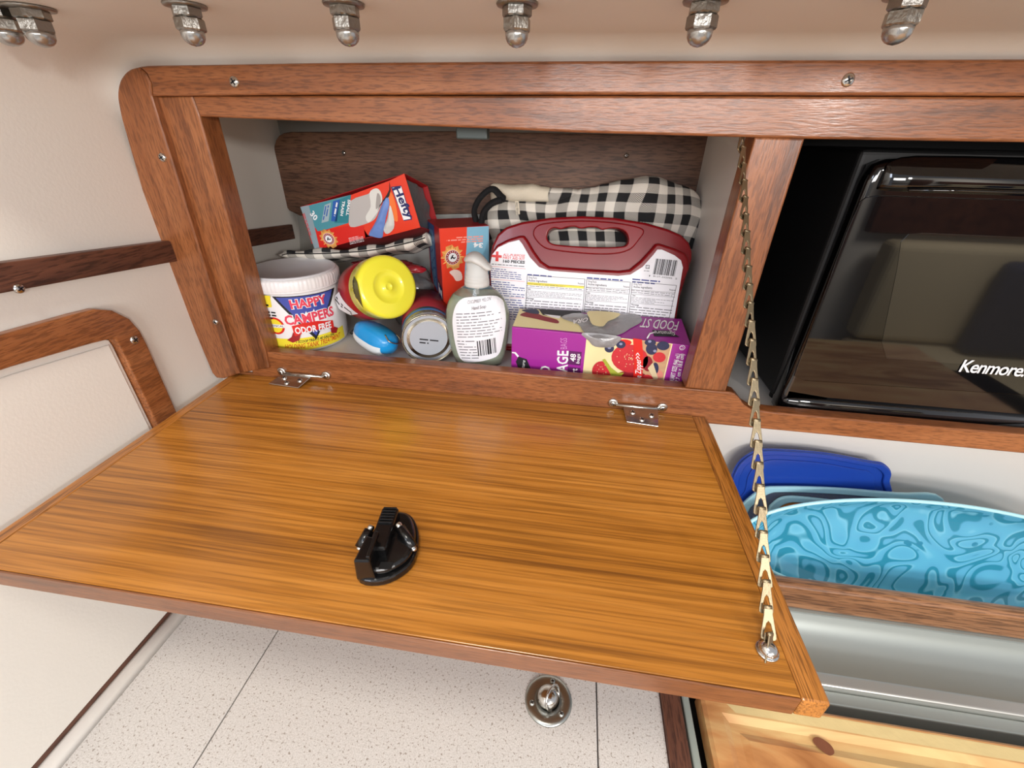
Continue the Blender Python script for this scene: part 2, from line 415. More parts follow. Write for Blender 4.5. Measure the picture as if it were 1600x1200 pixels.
pf = [(BX + 0.0001, ZC + 0.0072), (BX + 0.006, ZC + 0.0070), (BX + 0.011, ZC + 0.0045), (BX + 0.0165, ZC + 0.0002), (BX + 0.0001, ZC + 0.0002)]
m.loft([[(x, y, z) for x, z in pf] for y in (-0.75, 0.06)], whiteP); struct(m.build('trim_2'))
m = M(); m.box((0.509, -0.75, ZC - 0.02), (0.5275, -0.06, ZC + 0.004), teakD, 0.0015)
o = m.build('counter_edging', loc=(0.518, -0.3, ZC)); tag(o, 'dark reddish teak edging along the right of the speckled counter', 'trim')
m = M(); m.box((0.5305, -0.75, ZC - 0.03), (0.5375, -0.15, ZC - 0.002), mat('grey_rail', '9aa39c', 0.35), 0.0015)
o = m.build('edge_strip', loc=(0.534, -0.3, ZC)); tag(o, 'thin pale grey strip between teak edging and cutting board', 'trim')

# ------------------------------------------------------------------ screws
def screw(m, p, n, r=0.0042, mt=steel):
    n = Vector(n).normalized(); p = Vector(p)
    m.lathe(p - n * 0.001, n, [(r, 0), (r, 0.0012), (r * 0.8, 0.0022), (r * 0.4, 0.0026), (0.0001, 0.0027)], mt, 18)
    h = Vector((0, 0, 1)) if abs(n.z) < 0.9 else Vector((1, 0, 0)); a = n.cross(h).normalized(); b = n.cross(a)
    a, b = (a + b * 0.5).normalized(), (b - a * 0.5).normalized()
    for d, e in ((a, b), (b, a)):
        q = p + n * 0.00135
        m.add([q + d * r * 0.6 + e * r * 0.13 + n * 0.0004, q - d * r * 0.6 + e * r * 0.13 + n * 0.0004, q - d * r * 0.6 - e * r * 0.13 + n * 0.0004, q + d * r * 0.6 - e * r * 0.13 + n * 0.0004], [[0, 1, 2, 3]], ink)

# ------------------------------------------------------------------ face frame
ff = thing('face_frame', (0.3, 0, 0.0), 'teak face frame with rounded corner around the open locker and microwave', 'frame')
Pt = Plane((0, 0, 0), (1, 0, 0), (0, 0, 1)); Pt.n = Vector((0, -1, 0))
def FR(y): p = Plane((0, y, 0), (1, 0, 0), (0, 0, 1)); return p
def plateY(m, yfront, yback, pts, mt, bevel=0.001, holes=()):
    P = FR(yfront); P2 = Plane((0, yback, 0), (1, 0, 0), (0, 0, 1))
    uv = [P.uv(*q) for q in pts]
    m.plate(P2, uv, yback - yfront, mt, holes=holes, bevel=bevel)
    return m
# planes built this way face -Y: x cross z = -y
m = M(); plateY(m, -0.013, 0.0, [(237, 150), (235, 130), (228, 115), (216, 104.5)] + sm([(216, 104.5), (203, 108), (193, 116), (186, 128), (183, 144), (184, 160), (189, 185)], 4, closed=False) + [ (222, 300), (258, 400), (296, 500), (331, 583), (338, 591), (350, 592), (374, 584), (330, 450), (286, 305)], teakZ, 0.0018)
screw(m, at(254, 246, Y=-0.013), (0, -1, 0), 0.0038); screw(m, at(337, 503, Y=-0.013), (0, -1, 0), 0.0032)
m.build('side_trim', ff)
m = M(); plateY(m, -0.013, 0.0, [(238, 150), (236, 130), (229, 115), (217, 104), (228, 102.5), (245, 102), (320, 101), (500, 98), (900, 95), (1640, 92), (1640, 149.5), (900, 147.5), (500, 147.5)], teakX, 0.0018)
screw(m, at(366, 128, Y=-0.013), (0, -1, 0), 0.0042); screw(m, at(1325, 125, Y=-0.013), (0, -1, 0), 0.0042)
m.build('top_trim', ff)
m = M(); plateY(m, -0.008, 0.018, [(300, 149), (900, 149), (1640, 151), (1640, 223), (1257, 217), (1150, 214), (900, 207), (700, 198), (500, 190), (312, 182)], teakX, 0.0018)
m.build('top_rail', ff)
m = M(); plateY(m, -0.006, 0.018, [(241, 150), (300, 149), (312, 182), (352, 325), (395, 487), (414, 548), (420, 575), (373, 584)], teakZ, 0.0016)
m.build('left_stile', ff)
m = M(); plateY(m, -0.006, 0.018, [(1180, 214), (1258, 216), (1218, 340), (1175, 480), (1134, 612), (1071, 606), (1110, 470), (1150, 320)], teakZ, 0.0016)
m.build('divider_post', ff)
P2 = Plane((0, 0.012, 0), (1, 0, 0), (0, 0, 1))
m = M(); m.plate(P2, [(1.2, -0.009), (1.2, 0.0125), (0.60, 0.0125), (0.581, 0.0135), (0.573, 0.018), (0.566, 0.0255), (0.561, 0.030), (0.556, 0.0315), (0.30, 0.0322), (0.048, 0.0322), (0.025, 0.0322), (0.025, 0.002), (0.001, 0.002), (0.001, -0.009)], 0.0145, teakX, bevel=0.0016)
m.build('bottom_rail', ff)
m = M(); m.box((0.545, 0.0125, -0.004), (1.2, 0.26, 0.0018), whiteP); o = m.build('microwave_shelf', loc=(0.8, 0.1, 0)); tag(o, 'white shelf under the black microwave', 'shelf')
m = M(); m.box((0.546, 0.25, 0.0056), (1.2, 0.262, 0.262), blackM); m.box((0.546, 0.002, 0.264), (1.2, 0.262, 0.275), blackM)
m.box((0.5462, 0.05, 0.0056), (0.5475, 0.25, 0.262), blackM); struct(m.build('wall_recess'))

# backboard and hidden catch
m = M(); S = Plane((0, 0.202, 0), (1, 0, 0), (0, 0, 1))
bb = [S.uv(*q) for q in [(428, 240), (428.5, 228), (431, 219), (436, 212), (443, 208), (454, 206), (700, 205), (1112, 213)]] + [(0.529, 0.147)] + [S.uv(*q) for q in [(740, 334), (520, 338), (468, 337), (452, 329), (441, 316), (434, 280)]]
m.plate(Plane((0, 0.214, 0), (1, 0, 0), (0, 0, 1)), bb, 0.012, teakB, bevel=0.001)
for q in ((537, 239), (979, 243)): screw(m, at(q[0], q[1], Y=0.2015), (0, -1, 0), 0.003)
o = m.build('backboard', loc=(0.26, 0.208, 0.15)); tag(o, 'brown teak backboard fixed to the hull at the back of the locker', 'board')
m = M(); a = at(703, 200, Y=0.0); m.box((0.2775, 0.0185, 0.2475), (0.305, 0.031, 0.2715), grey, 0.0012)
o = m.build('door_catch', loc=(0.291, 0.025, 0.26)); tag(o, 'small dark grey catch block under the top rail of the locker', 'catch')

# bulkhead batten and bulkhead door frame
def zb(y): return 0.1431 - (y + 0.0) * 0.094
m = M()
BAT = [(-0.75, 0.01), (0.213, 0.01)]
m.hexa([(BX, -0.75, zb(-0.75) - 0.0105), (BX, -0.002, zb(0) - 0.0105), (BX + 0.010, -0.002, zb(0) - 0.0105), (BX + 0.010, -0.75, zb(-0.75) - 0.0105)][::-1] +
       [(BX, -0.75, zb(-0.75) + 0.0095), (BX, -0.002, zb(0) + 0.0095), (BX + 0.010, -0.002, zb(0) + 0.0095), (BX + 0.010, -0.75, zb(-0.75) + 0.0095)][::-1], teakD, 0.001)
screw(m, at(30, 451, X=BX + 0.010), (1, 0, 0), 0.0036)
o = m.build('batten', loc=(BX, -0.3, 0.15)); tag(o, 'dark teak batten running along the white left bulkhead', 'trim')
m = M()
m.hexa([(BX, 0.02, zb(0.02) - 0.0105), (BX, 0.196, zb(0.196) - 0.0105), (BX + 0.006, 0.196, zb(0.196) - 0.0105), (BX + 0.006, 0.02, zb(0.02) - 0.0105)][::-1] +
       [(BX, 0.02, zb(0.02) + 0.0095), (BX, 0.196, zb(0.196) + 0.0095), (BX + 0.006, 0.196, zb(0.196) + 0.0095), (BX + 0.006, 0.02, zb(0.02) + 0.0095)][::-1], teakD, 0.001)
o = m.build('batten', loc=(BX, 0.1, 0.13)); tag(o, 'dark batten inside the locker behind the white jar', 'trim')

class SX(Plane): pass
def PX(x): return Plane((x, 0, 0), (0, 1, 0), (0, 0, 1))   # normal +X
fr = thing('bulkhead_hatch', (BX, -0.3, -0.2045), 'white hatch panel in a rounded teak frame on the left bulkhead', 'hatch')
m = M()
outer = [(-0.60, 0.150), (-0.168, 0.121), (-0.124, 0.1182), (-0.107, 0.1165), (-0.094, 0.1105), (-0.083, 0.0985), (-0.0785, 0.085), (-0.0775, 0.07), (-0.0775, -0.2045), (-0.1025, -0.2045),
         (-0.1025, 0.08), (-0.1035, 0.0865), (-0.107, 0.0885), (-0.122, 0.091), (-0.179, 0.098), (-0.60, 0.128)]
m.plate(PX(BX), outer, 0.010, teakY, bevel=0.002)
screw(m, at(210, 531, X=BX + 0.010), (1, 0, 0), 0.0040)
m.build('hatch_frame', fr)
m = M(); pan = [(-0.60, 0.1275), (-0.179, 0.0975), (-0.122, 0.0905), (-0.1075, 0.088), (-0.104, 0.086), (-0.103, 0.08), (-0.103, -0.2045), (-0.60, -0.2045)]
m.plate(PX(BX), pan, 0.004, whiteB, bevel=0.001)
pan2 = [(-0.60, 0.122), (-0.179, 0.0915), (-0.107, 0.0828), (-0.107, -0.2045), (-0.60, -0.2045)]
m.plate(PX(BX + 0.004), pan2, 0.0018, whiteB, bevel=0.0008)
m.build('hatch_panel', fr)

# ------------------------------------------------------------------ cap nuts under the side deck
def make_bolt():
    t = thing('deck_bolt', (0.346, -0.113, ZT), 'b', 'bolt', 'cap nuts hanging in a row from the headliner')
    o = Vector((0.346, -0.113, ZT))
    m = M(); m.lathe(o, (0, 0, -1), [(0.0035, 0.0), (0.0098, 0.0), (0.0102, 0.0006), (0.0098, 0.0014), (0.006, 0.0016)], steelW, 32); m.build('washer', t)
    m = M(); m.lathe(o, (0, 0, -1), [(0.0068, 0.0012), (0.0072, 0.0018), (0.0072, 0.0050), (0.0066, 0.0056), (0.004, 0.0056)], steelW, 6, False); m.build('hex_nut', t)
    m = M(); m.lathe(o, (0, 0, -1), [(0.0064, 0.0056), (0.0070, 0.0062), (0.0070, 0.0104), (0.0064, 0.0112), (0.0045, 0.0112)], steelW, 6, False, ref=(0.5, -1, 0))
    m.lathe(o, (0, 0, -1), [(0.0058, 0.0108), (0.0057, 0.0125)] + [(0.0057 * math.cos(a), 0.0125 + 0.0050 * math.sin(a)) for a in (0.3, 0.6, 0.9, 1.2, 1.45)] + [(0.0001, 0.0176)], mat('polished_steel', 'aeadaa', 0.24, 0.85, bump=0.1, bscale=400), 28)
    m.build('cap_nut', t)
    return t
proto = make_bolt()
spots = [(0.0345, -0.1165, 'leftmost cap nut of the close pair beside the left bulkhead', 1.15), (0.053, -0.113, 'right-hand cap nut of the close pair beside the left bulkhead', 1.15),
         (0.157, -0.114, 'steel cap nut above the left end of the teak top rail, bluish light around it', 1), (0.2515, -0.1125, 'steel cap nut second from the left in the even row under the headliner', 1),
         (0.3465, -0.108, 'steel cap nut in the middle of the even row, above the catch block', 1), (0.442, -0.110, 'steel cap nut above the chain, fourth in the even row', 1), (0.5325, -0.1155, 'rightmost steel cap nut of the row, above the microwave', 1)]
for i, (x, y, lb, s) in enumerate(spots):
    o = proto if i == 0 else copy_tree(proto)
    o.location = (x, y, ZT); o.scale = (s * 1.1, s * 1.1, (1.1 if s == 1 else 1.12)); o.rotation_euler = (0, 0, 0.4 * i); o['label'] = lb

# ------------------------------------------------------------------ locker door folded down
D = 0.2694; T = 0.0155; W = 0.54
dr = thing('locker_door', (0.27, 0, -T), 'fold-down teak locker door hanging open with its golden veneer face up', 'door')
m = M(); m.box((0.0125, -D + 0.0005, -T + 0.0005), (0.5255, -0.0035, 0), doorW, 0.0004)
m.build('panel', dr)
m = M(); m.box((0.0, -D - 0.001, -T), (0.0124, -0.0035, 0), doorE, 0.0014); m.build('edge_band', dr)
m = M(); m.box((0.5256, -D - 0.001, -T), (W, -0.0035, 0), doorE, 0.0014); m.build('edge_band', dr)
m = M(); m.box((0.0125, -D - 0.001, -T), (0.5255, -D + 0.0004, -0.0002), frontW, 0.0006); m.build('front_edge', dr)
def hinge(c, e):
    hp = M()
    q = [Vector(p) for p in c]
    up = Vector((0, 0.0, 0.0012))
    hp.hexa([q[3], q[2], q[1], q[0]] + [q[3] + up, q[2] + up, q[1] + up, q[0] + up], steel, 0.0004)
    for a, b in ((0.25, 0.45), (0.8, 0.5), (0.5, 0.78)):
        l = q[0].lerp(q[1], a); r = q[3].lerp(q[2], a); p = l.lerp(r, b) + up
        n = (q[1] - q[0]).cross(q[0] - q[3]).normalized()
        if n.z < 0: n = -n
        screw(hp, p, n, 0.0030)
    h = hp.build('hinge', dr)
    k = M(); a, b = Vector(e[0]), Vector(e[1])
    k.tube([a + Vector((0.003, -0.0030, -0.001)), b + Vector((-0.003, -0.0030, -0.001))], 0.0019, steel)
    for p in (a, b):
        k.lathe(p + Vector((0, 0.0, 0)), (0, -1, 0), [(0.0052, -0.001), (0.0052, 0.0015), (0.0045, 0.0022), (0.001, 0.0022)], steel, 20)
        screw(k, p + Vector((0, -0.0022, 0)), (0, -1, 0), 0.0030)
    k.build('hinge_knuckle', h)
hinge([(0.0675, -0.0035, 0.0065), (0.1035, -0.0035, 0.0065), (0.0955, -0.0235, 0.0003), (0.0578, -0.0205, 0.0003)], [(0.0645, -0.0025, 0.0085), (0.1195, -0.0025, 0.0085)])
hinge([(0.4530, -0.0035, 0.0055), (0.4895, -0.0035, 0.0055), (0.4870, -0.0315, 0.0003), (0.4560, -0.0285, 0.0003)], [(0.4430, -0.0025, 0.0068), (0.4940, -0.0025, 0.0068)])

# latch on the door
lt = thing('push_latch', (0.279, -0.215, 0.0), 'black plastic push latch standing on the inside of the door', 'latch')
LS = Plane((0.279, -0.215, 0), (0.97, 0.12, 0), (-0.12, 0.97, 0))
base = sm([(-0.014, -0.024), (0.004, -0.027), (0.019, -0.014), (0.0195, 0.008), (0.011, 0.026), (-0.001, 0.031), (-0.0095, 0.026), (-0.0155, 0.004)], 5)
m = M(); m.plate(LS, base, 0.006, blackP, bevel=0.0015)
m.plate(LS, [(x * 0.86 + 0.001, y * 0.86) for x, y in base], 0.006, blackP, bevel=0.003, w0=0.0055, res=3)
m.box((0.001, -0.0235, 0.0115), (0.009, -0.0185, 0.0122), blackM, 0, S=LS)
m.build('latch_housing', lt)
m = M(); 
m.box((-0.0085, -0.014, 0.0105), (0.0035, 0.022, 0.0190), blackP, 0.0016, S=LS)
m.build('latch_slide', lt)
m = M()
for k in range(6): m.box((-0.0070, 0.0065 + k * 0.0026, 0.0186), (0.0025, 0.0080 + k * 0.0026, 0.0203), blackP, 0.0004, S=LS)
m.build('thumb_ridges', lt)
m = M(); m.hexa([LS.pos(-0.0135, -0.0265, 0.004), LS.pos(-0.0005, -0.0265, 0.004), LS.pos(-0.0005, -0.008, 0.010), LS.pos(-0.0115, -0.006, 0.010),
                 LS.pos(-0.012, -0.0275, 0.024), LS.pos(-0.002, -0.0275, 0.024), LS.pos(-0.003, -0.0085, 0.0225), LS.pos(-0.0105, -0.0065, 0.0225)], blackP, 0.0012)
m.box((-0.0045, -0.026, 0.0225), (-0.0020, -0.006, 0.0262), blackP, 0.0005, S=LS)
m.build('latch_bolt', lt)
for (a, b) in (((0.0065, 0.0075, 0.017), (0.0205, -0.0065, 0.008)), ((-0.0125, 0.0065, 0.015), (-0.0190, -0.0060, 0.006))):
    m = M(); pa, pb = LS.pos(*a), LS.pos(*b)
    m.tube([pa.lerp(pb, 0.1), pa.lerp(pb, 0.86)], 0.0036, blackP)
    o = m.build('screw_post', lt)
    m = M(); d = (pb - pa).normalized()
    m.lathe(pa + d * 0.001, -d, [(0.0001, -0.003), (0.0024, -0.003), (0.0024, 0.0015), (0.0018, 0.0025), (0.0001, 0.0027)], steel, 16)
    m.lathe(pb - d * 0.004, d, [(0.0001, -0.003), (0.0020, -0.003), (0.0020, 0.0025), (0.0012, 0.0035), (0.0001, 0.0037)], steel, 16)
    m.build('screw_tip', o)

# ------------------------------------------------------------------ safety chain
A0 = Vector((0.5065, -0.003, 0.2555)); A1 = Vector((0.5165, -0.2440, 0.0075))
ch = thing('safety_chain', A1, 'brassy flat-link chain from the top rail down to the open door', 'chain')
def link_mesh():
    m = M(); S = Plane((0, 0, 0), (1, 0, 0), (0, 1, 0))    # length along -y, flat plate facing z
    out = [(-0.0019, 0.0022), (0.0019, 0.0022), (0.0022, -0.0015), (0.0036, -0.0105), (0.0036, -0.0122), (0.0026, -0.0130), (-0.0026, -0.0130), (-0.0036, -0.0122), (-0.0036, -0.0105), (-0.0022, -0.0015)]
    hol = [(0.0, -0.0042), (-0.0009, -0.0052), (-0.0021, -0.0102), (-0.0018, -0.0112), (0.0018, -0.0112), (0.0021, -0.0102), (0.0009, -0.0052)]
    m.plate(S, out, 0.0009, brass, holes=[hol], bevel=0.0003, res=1)
    m.tube([(-0.0019, 0.0022, 0.0000), (0.0019, 0.0022, 0.0000)], 0.0011, brass)
    m.box((-0.0018, -0.0012, -0.0022), (0.0018, 0.0024, -0.0014), brass, 0.0002)
    m.v = [(x * 1.14, y * 1.17, z) for x, y, z in m.v]
    return m
lm = link_mesh(); n = 26; first = None
for i in range(n):
    t = i / (n - 1); sag = 4 * t * (1 - t)
    p = A0.lerp(A1, t) + Vector((0.002 * sag, 0.004 * sag, -0.005 * sag))
    t2 = min(1, t + 0.02); s2 = 4 * t2 * (1 - t2)
    if first is None:
        first = lm.build('link', ch); o = first
        first.data.transform(Matrix.Translation(A1)); 
    else: o = first.copy(); C.objects.link(o)
    o.parent = ch
    d = (A1 - A0).normalized() + Vector((0, 0, -0.02 * (1 - 2 * t)))
    y = -d.normalized(); x = Vector((1, 0.0, 0)); x = (x - y * x.dot(y)).normalized(); z = x.cross(y)
    tw = math.radians(-38 + 6 * math.sin(i * 2.4) + (42 * t if t < 1 else 0)); x2 = x * math.cos(tw) + z * math.sin(tw); z2 = x2.cross(y)
    if z2.dot(CAM - p) < 0: pass
    tilt = 0.16; yy = (y + z2 * tilt).normalized(); zz = x2.cross(yy)
    R = Matrix((x2, yy, zz)).transposed().to_4x4()
    o.matrix_local = Matrix.Translation(p - A1) @ R
m = M(); screw(m, (0.5163, -0.2468, 0.0016), (0.1, -0.1, 1), 0.0052)
m.lathe((0.5163, -0.2468, 0.0003), (0, 0, 1), [(0.0062, 0), (0.0062, 0.0006), (0.0058, 0.001), (0.001, 0.001)], steel, 24)
m.lathe((0.5163, -0.2468, 0.001), (0.15, -0.2, 1), [(0.0050, 0), (0.0050, 0.0015), (0.0042, 0.0036), (0.0022, 0.0048), (0.0001, 0.0051)], steel, 24)
m.build('end_screw', ch)

# ------------------------------------------------------------------ lifting ring on the counter
rp = at(857, 1094, Z=ZC); 
rg = thing('lifting_ring', (rp.x, rp.y, ZC), 'round chrome lifting ring set in the speckled counter lid', 'ring pull')
m = M(); m.lathe((rp.x, rp.y, ZC), (0, 0, 1), [(0.0001, 0.0006), (0.010, 0.0006), (0.0105, 0.0022), (0.0195, 0.0020), (0.0222, 0.0012), (0.0226, 0.0002)], steelB, 56)
for a in (80, 200, 320):
    screw(m, (rp.x + 0.0165 * math.cos(math.radians(a)), rp.y + 0.0165 * math.sin(math.radians(a)), ZC + 0.0020), (0, 0, 1), 0.0026, steelB)
m.build('flange', rg)
m = M(); m.lathe((rp.x - 0.001, rp.y + 0.001, ZC + 0.0008), (0, 0, 1), [(0.0108, 0), (0.0106, 0.004), (0.0085, 0.0085), (0.004, 0.0108), (0.0001, 0.0112)], steel, 36); m.build('dome', rg)
m = M(); c = Vector((rp.x + 0.0035, rp.y - 0.001, ZC + 0.0085)); u = Vector((0.35, 0.9, 0.25)).normalized(); v = Vector((-0.45, -0.05, 0.9)); v = (v - u * v.dot(u)).normalized()
m.tube([c + u * math.cos(a) * 0.0105 + v * math.sin(a) * 0.0098 for a in (2 * math.pi * i / 28 for i in range(28))], 0.0012, steel, closed=True)
m.build('ring', rg)

# ------------------------------------------------------------------ right side: galley
m = M(); m.box((0.5, 0.085, ZC - 0.03), (1.5, 0.092, -0.0001), whiteP); struct(m.build('wall_galley'))
m = M(); P = Plane((0, -0.030, 0), (1, 0, 0), (0, 0, 1))
m.box((0.56, -0.052, ZC - 0.003), (1.3, -0.036, -0.1835), fiddW, 0.0055, 4)
o = m.build('fiddle_rail', loc=(0.8, -0.044, ZC)); tag(o, 'rounded teak fiddle rail holding the turquoise platter upright', 'rail')
m = M(); m.box((0.54, -0.0355, ZC - 0.036), (1.3, 0.085, ZC - 0.018), whiteP, 0.001)
o = m.build('counter_shelf', loc=(0.8, 0.0, ZC - 0.02)); tag(o, 'white shelf under the platter, behind the teak fiddle rail', 'shelf')
# sink
sk = thing('sink_basin', (0.8, -0.09, ZC - 0.03), 'grey steel sink basin in front of the fiddle rail', 'sink')
m = M()
grB = mat('satin_steel', 'acb2ae', 0.42, 0.45, var=0.04, vscale=8)
pf = [(-0.0525, ZC - 0.004), (-0.0535, ZC - 0.006), (-0.056, ZC - 0.012), (-0.060, ZC - 0.018), (-0.067, ZC - 0.024), (-0.080, ZC - 0.030), (-0.097, ZC - 0.033), (-0.110, ZC - 0.032), (-0.118, ZC - 0.026), (-0.1215, ZC - 0.014), (-0.1225, ZC - 0.003)]
xs_ = (0.575, 0.88, 1.3); n_ = len(pf)
m.add([(x, y, z) for x in xs_ for y, z in pf], [[a * n_ + k, a * n_ + k + 1, (a + 1) * n_ + k + 1, (a + 1) * n_ + k] for a in range(2) for k in range(n_ - 1)], grB, True)
m.box((0.575, -0.1224, ZC - 0.046), (1.3, -0.0530, ZC - 0.036), grB); m.box((0.56, -0.0535, ZC - 0.012), (1.3, -0.0365, ZC - 0.0032), grB)
m.build('basin', sk)
m = M(); m.box((0.56, -0.1360, ZC - 0.030), (1.3, -0.1226, ZC + 0.001), mat('rim_steel', 'd4d4cf', 0.35, 0.8), 0.0022, 3); m.box((0.56, -0.1490, ZC - 0.030), (1.3, -0.1361, ZC - 0.007), grB, 0.0015); m.build('rim', sk)
m = M(); m.box((0.56, -0.1225, ZC - 0.0385), (0.575, -0.0530, ZC - 0.001), grB, 0.001); m.build('side_wall', sk)
# cutting board
cbm, nt, b, N, L = nodes('acacia_wood')
tc = N('TexCoord'); mp = N('Mapping'); mp.inputs['Scale'].default_value = (5, 22, 22); mp.inputs['Rotation'].default_value = (0, 0, 0.10); L(tc.outputs['Object'], mp.inputs['Vector'])
n1 = N('TexNoise'); n1.inputs['Scale'].default_value = 1.2; n1.inputs['Detail'].default_value = 6; n1.inputs['Distortion'].default_value = 1.2; L(mp.outputs['Vector'], n1.inputs['Vector'])
cr = N('ValToRGB'); e = cr.color_ramp.elements; e[0].position = 0.3; e[0].color = lin('9a5f33'); e[1].position = 0.68; e[1].color = lin('dcb97e'); k = e.new(0.48); k.color = lin('c98f58'); L(n1.outputs['Fac'], cr.inputs['Fac'])
L(cr.outputs['Color'], b.inputs['Base Color']); b.inputs['Roughness'].default_value = 0.4
bp = N('Bump'); bp.inputs['Strength'].default_value = 0.3; bp.inputs['Distance'].default_value = 0.001; n4 = N('TexNoise'); n4.inputs['Scale'].default_value = 3; n4.inputs['Detail'].default_value = 8; L(mp.outputs['Vector'], n4.inputs['Vector'])
L(n4.outputs['Fac'], bp.inputs['Height']); L(bp.outputs['Normal'], b.inputs['Normal'])
sap = mat('acacia_sapwood', 'dcc48c', 0.42, bump=0.3, bscale=90, var=0.08, vscale=60)
knot = mat('acacia_knot', '7b4a32', 0.5, var=0.2, vscale=150)
cb = thing('cutting_board', (0.75, -0.25, ZC - 0.02), 'acacia cutting board with a juice groove in front of the steel sink', 'cutting board')
m = M(); bz = ZC + 0.008
def BZ(x, y, z=bz): return (x, y, z)
X0, Y1, Xg, Yg = 0.546, -0.1635, 0.587, -0.196
prof = [(0, bz - 0.022), (0, bz - 0.003), (0.003, bz), (0.016, bz), (0.022, bz - 0.0035), (0.029, bz - 0.0035), (0.035, bz - 0.001), (0.038, bz - 0.0010)]
rings = []
for dd, z in prof: rings.append([(X0 + dd, -0.75, z), (X0 + dd, Y1 - dd, z), (1.3, Y1 - dd - 0.004, z)])
vs = [p for r in rings for p in r]; fs = []
for i in range(len(rings) - 1):
    for k in range(2): fs.append([i * 3 + k, i * 3 + k + 1, (i + 1) * 3 + k + 1, (i + 1) * 3 + k])
m.add(vs, fs, cbm); r = rings[-1]; m.add([r[0], r[1], r[2], (1.3, -0.75, r[0][2])], [[0, 1, 2, 3]], cbm)
Pz = Plane((0, 0, bz), (1, 0, 0), (0, 1, 0))
m.build('board', cb)
m = M(); Pk = Plane((0, 0, bz - 0.001), (1, 0, 0), (0, 1, 0)); kc = Pk.uv(1287, 1165)
m.decal(Pk, sm([(kc[0] + a, kc[1] + b2) for a, b2 in ((-0.008, 0.003), (-0.002, 0.006), (0.006, 0.002), (0.007, -0.004), (0.001, -0.007), (-0.006, -0.002))]), knot, 0.0001, px=False)
m.build('knot', cb)
o = M(); Pz2 = Plane((0, 0, bz), (1, 0, 0), (0, 1, 0))
o.decal(Pz2, [(0.565, Y1 - 0.0045), (1.3, Y1 - 0.0085), (1.3, Y1 - 0.019), (0.70, Y1 - 0.0155), (0.575, Y1 - 0.0145)], sap, 0.00012, px=False)
o.build('sapwood_band', cb)

# platter
pm, nt, b, N, L = nodes('turquoise_melamine')
tc = N('TexCoord'); n0 = N('TexNoise'); n0.inputs['Scale'].default_value = 9; n0.inputs['Detail'].default_value = 0; L(tc.outputs['Object'], n0.inputs['Vector'])
n1 = N('TexNoise'); n1.inputs['Scale'].default_value = 14; n1.inputs['Detail'].default_value = 0.4; n1.inputs['Distortion'].default_value = 1.9; L(tc.outputs['Object'], n1.inputs['Vector'])
mul = N('Math'); mul.operation = 'MULTIPLY'; mul.inputs[1].default_value = 6.5; L(n1.outputs['Fac'], mul.inputs[0])
fr_ = N('Math'); fr_.operation = 'FRACT'; L(mul.outputs[0], fr_.inputs[0])
cr = N('ValToRGB'); e = cr.color_ramp.elements; cr.color_ramp.interpolation = 'LINEAR'
e[0].position = 0.0; e[0].color = lin('5eb2d4'); e[1].position = 1.0; e[1].color = lin('5eb2d4')
for ps, c in ((0.50, '5aabd0'), (0.57, '2f8aa8'), (0.78, '2f8aa8'), (0.86, '74c0dd')):
    q = e.new(ps); q.color = lin(c)
L(fr_.outputs[0], cr.inputs['Fac']); 
vo = N('TexVoronoi'); vo.inputs['Scale'].default_value = 60; L(tc.outputs['Object'], vo.inputs['Vector'])
vr = N('ValToRGB'); vr.color_ramp.elements[0].position = 0.17; vr.color_ramp.elements[0].color = (1, 1, 1, 1); vr.color_ramp.elements[1].position = 0.22; vr.color_ramp.elements[1].color = (0, 0, 0, 1); L(vo.outputs['Distance'], vr.inputs['Fac'])
g0 = mrange(N, L, n0.outputs['Fac'], 0.5, 0.54, 0, 1); gm = N('Math'); gm.operation = 'MULTIPLY'; L(vr.outputs['Color'], gm.inputs[0]); L(g0, gm.inputs[1])
mx = N('Mix'); mx.data_type = 'RGBA'; L(gm.outputs[0], mx.inputs[0]); L(cr.outputs['Color'], mx.inputs[6]); mx.inputs[7].default_value = lin('2c86a8')
L(mx.outputs[2], b.inputs['Base Color']); b.inputs['Roughness'].default_value = 0.22; b.inputs['Coat Weight'].default_value = 0.3
rimM = mat('pale_aqua_rim', 'b5ecfa', 0.25, coat=0.3)
pl = thing('platter', (0.82, -0.01, ZC - 0.01), 'large oval turquoise platter with swirl pattern leaning behind the fiddle rail', 'platter')
PS = Plane((0.825, 0.000, -0.168), (1, 0, 0), (0, 0.22, 0.975))
a_, b_ = 0.205, 0.0720
def pring(f, w): return [PS.pos(a_ * f * math.cos(t), b_ * (1 - (1 - f) * 1.2) * math.sin(t), w) for t in (2 * math.pi * i / 96 for i in range(96))]
m = M(); m.loft([pring(1.0, 0.0), pring(0.97, -0.001), pring(0.93, -0.004), pring(0.87, -0.010), pring(0.80, -0.0135), pring(0.60, -0.0145), pring(0.45, -0.015)], pm, cap=False)
r = pring(0.45, -0.015); m.add(r, [list(range(96))], pm)
m.loft([pring(1.0, -0.0024), pring(0.95, -0.005), pring(0.86, -0.0135), pring(0.80, -0.017), pring(0.45, -0.018)], pm, cap=False)
m.build('dish', pl)
m = M(); m.tube([PS.pos(a_ * math.cos(t), b_ * math.sin(t), -0.0008) for t in (2 * math.pi * i / 96 for i in range(96))], 0.0021, rimM, closed=True); m.build('rim', pl)

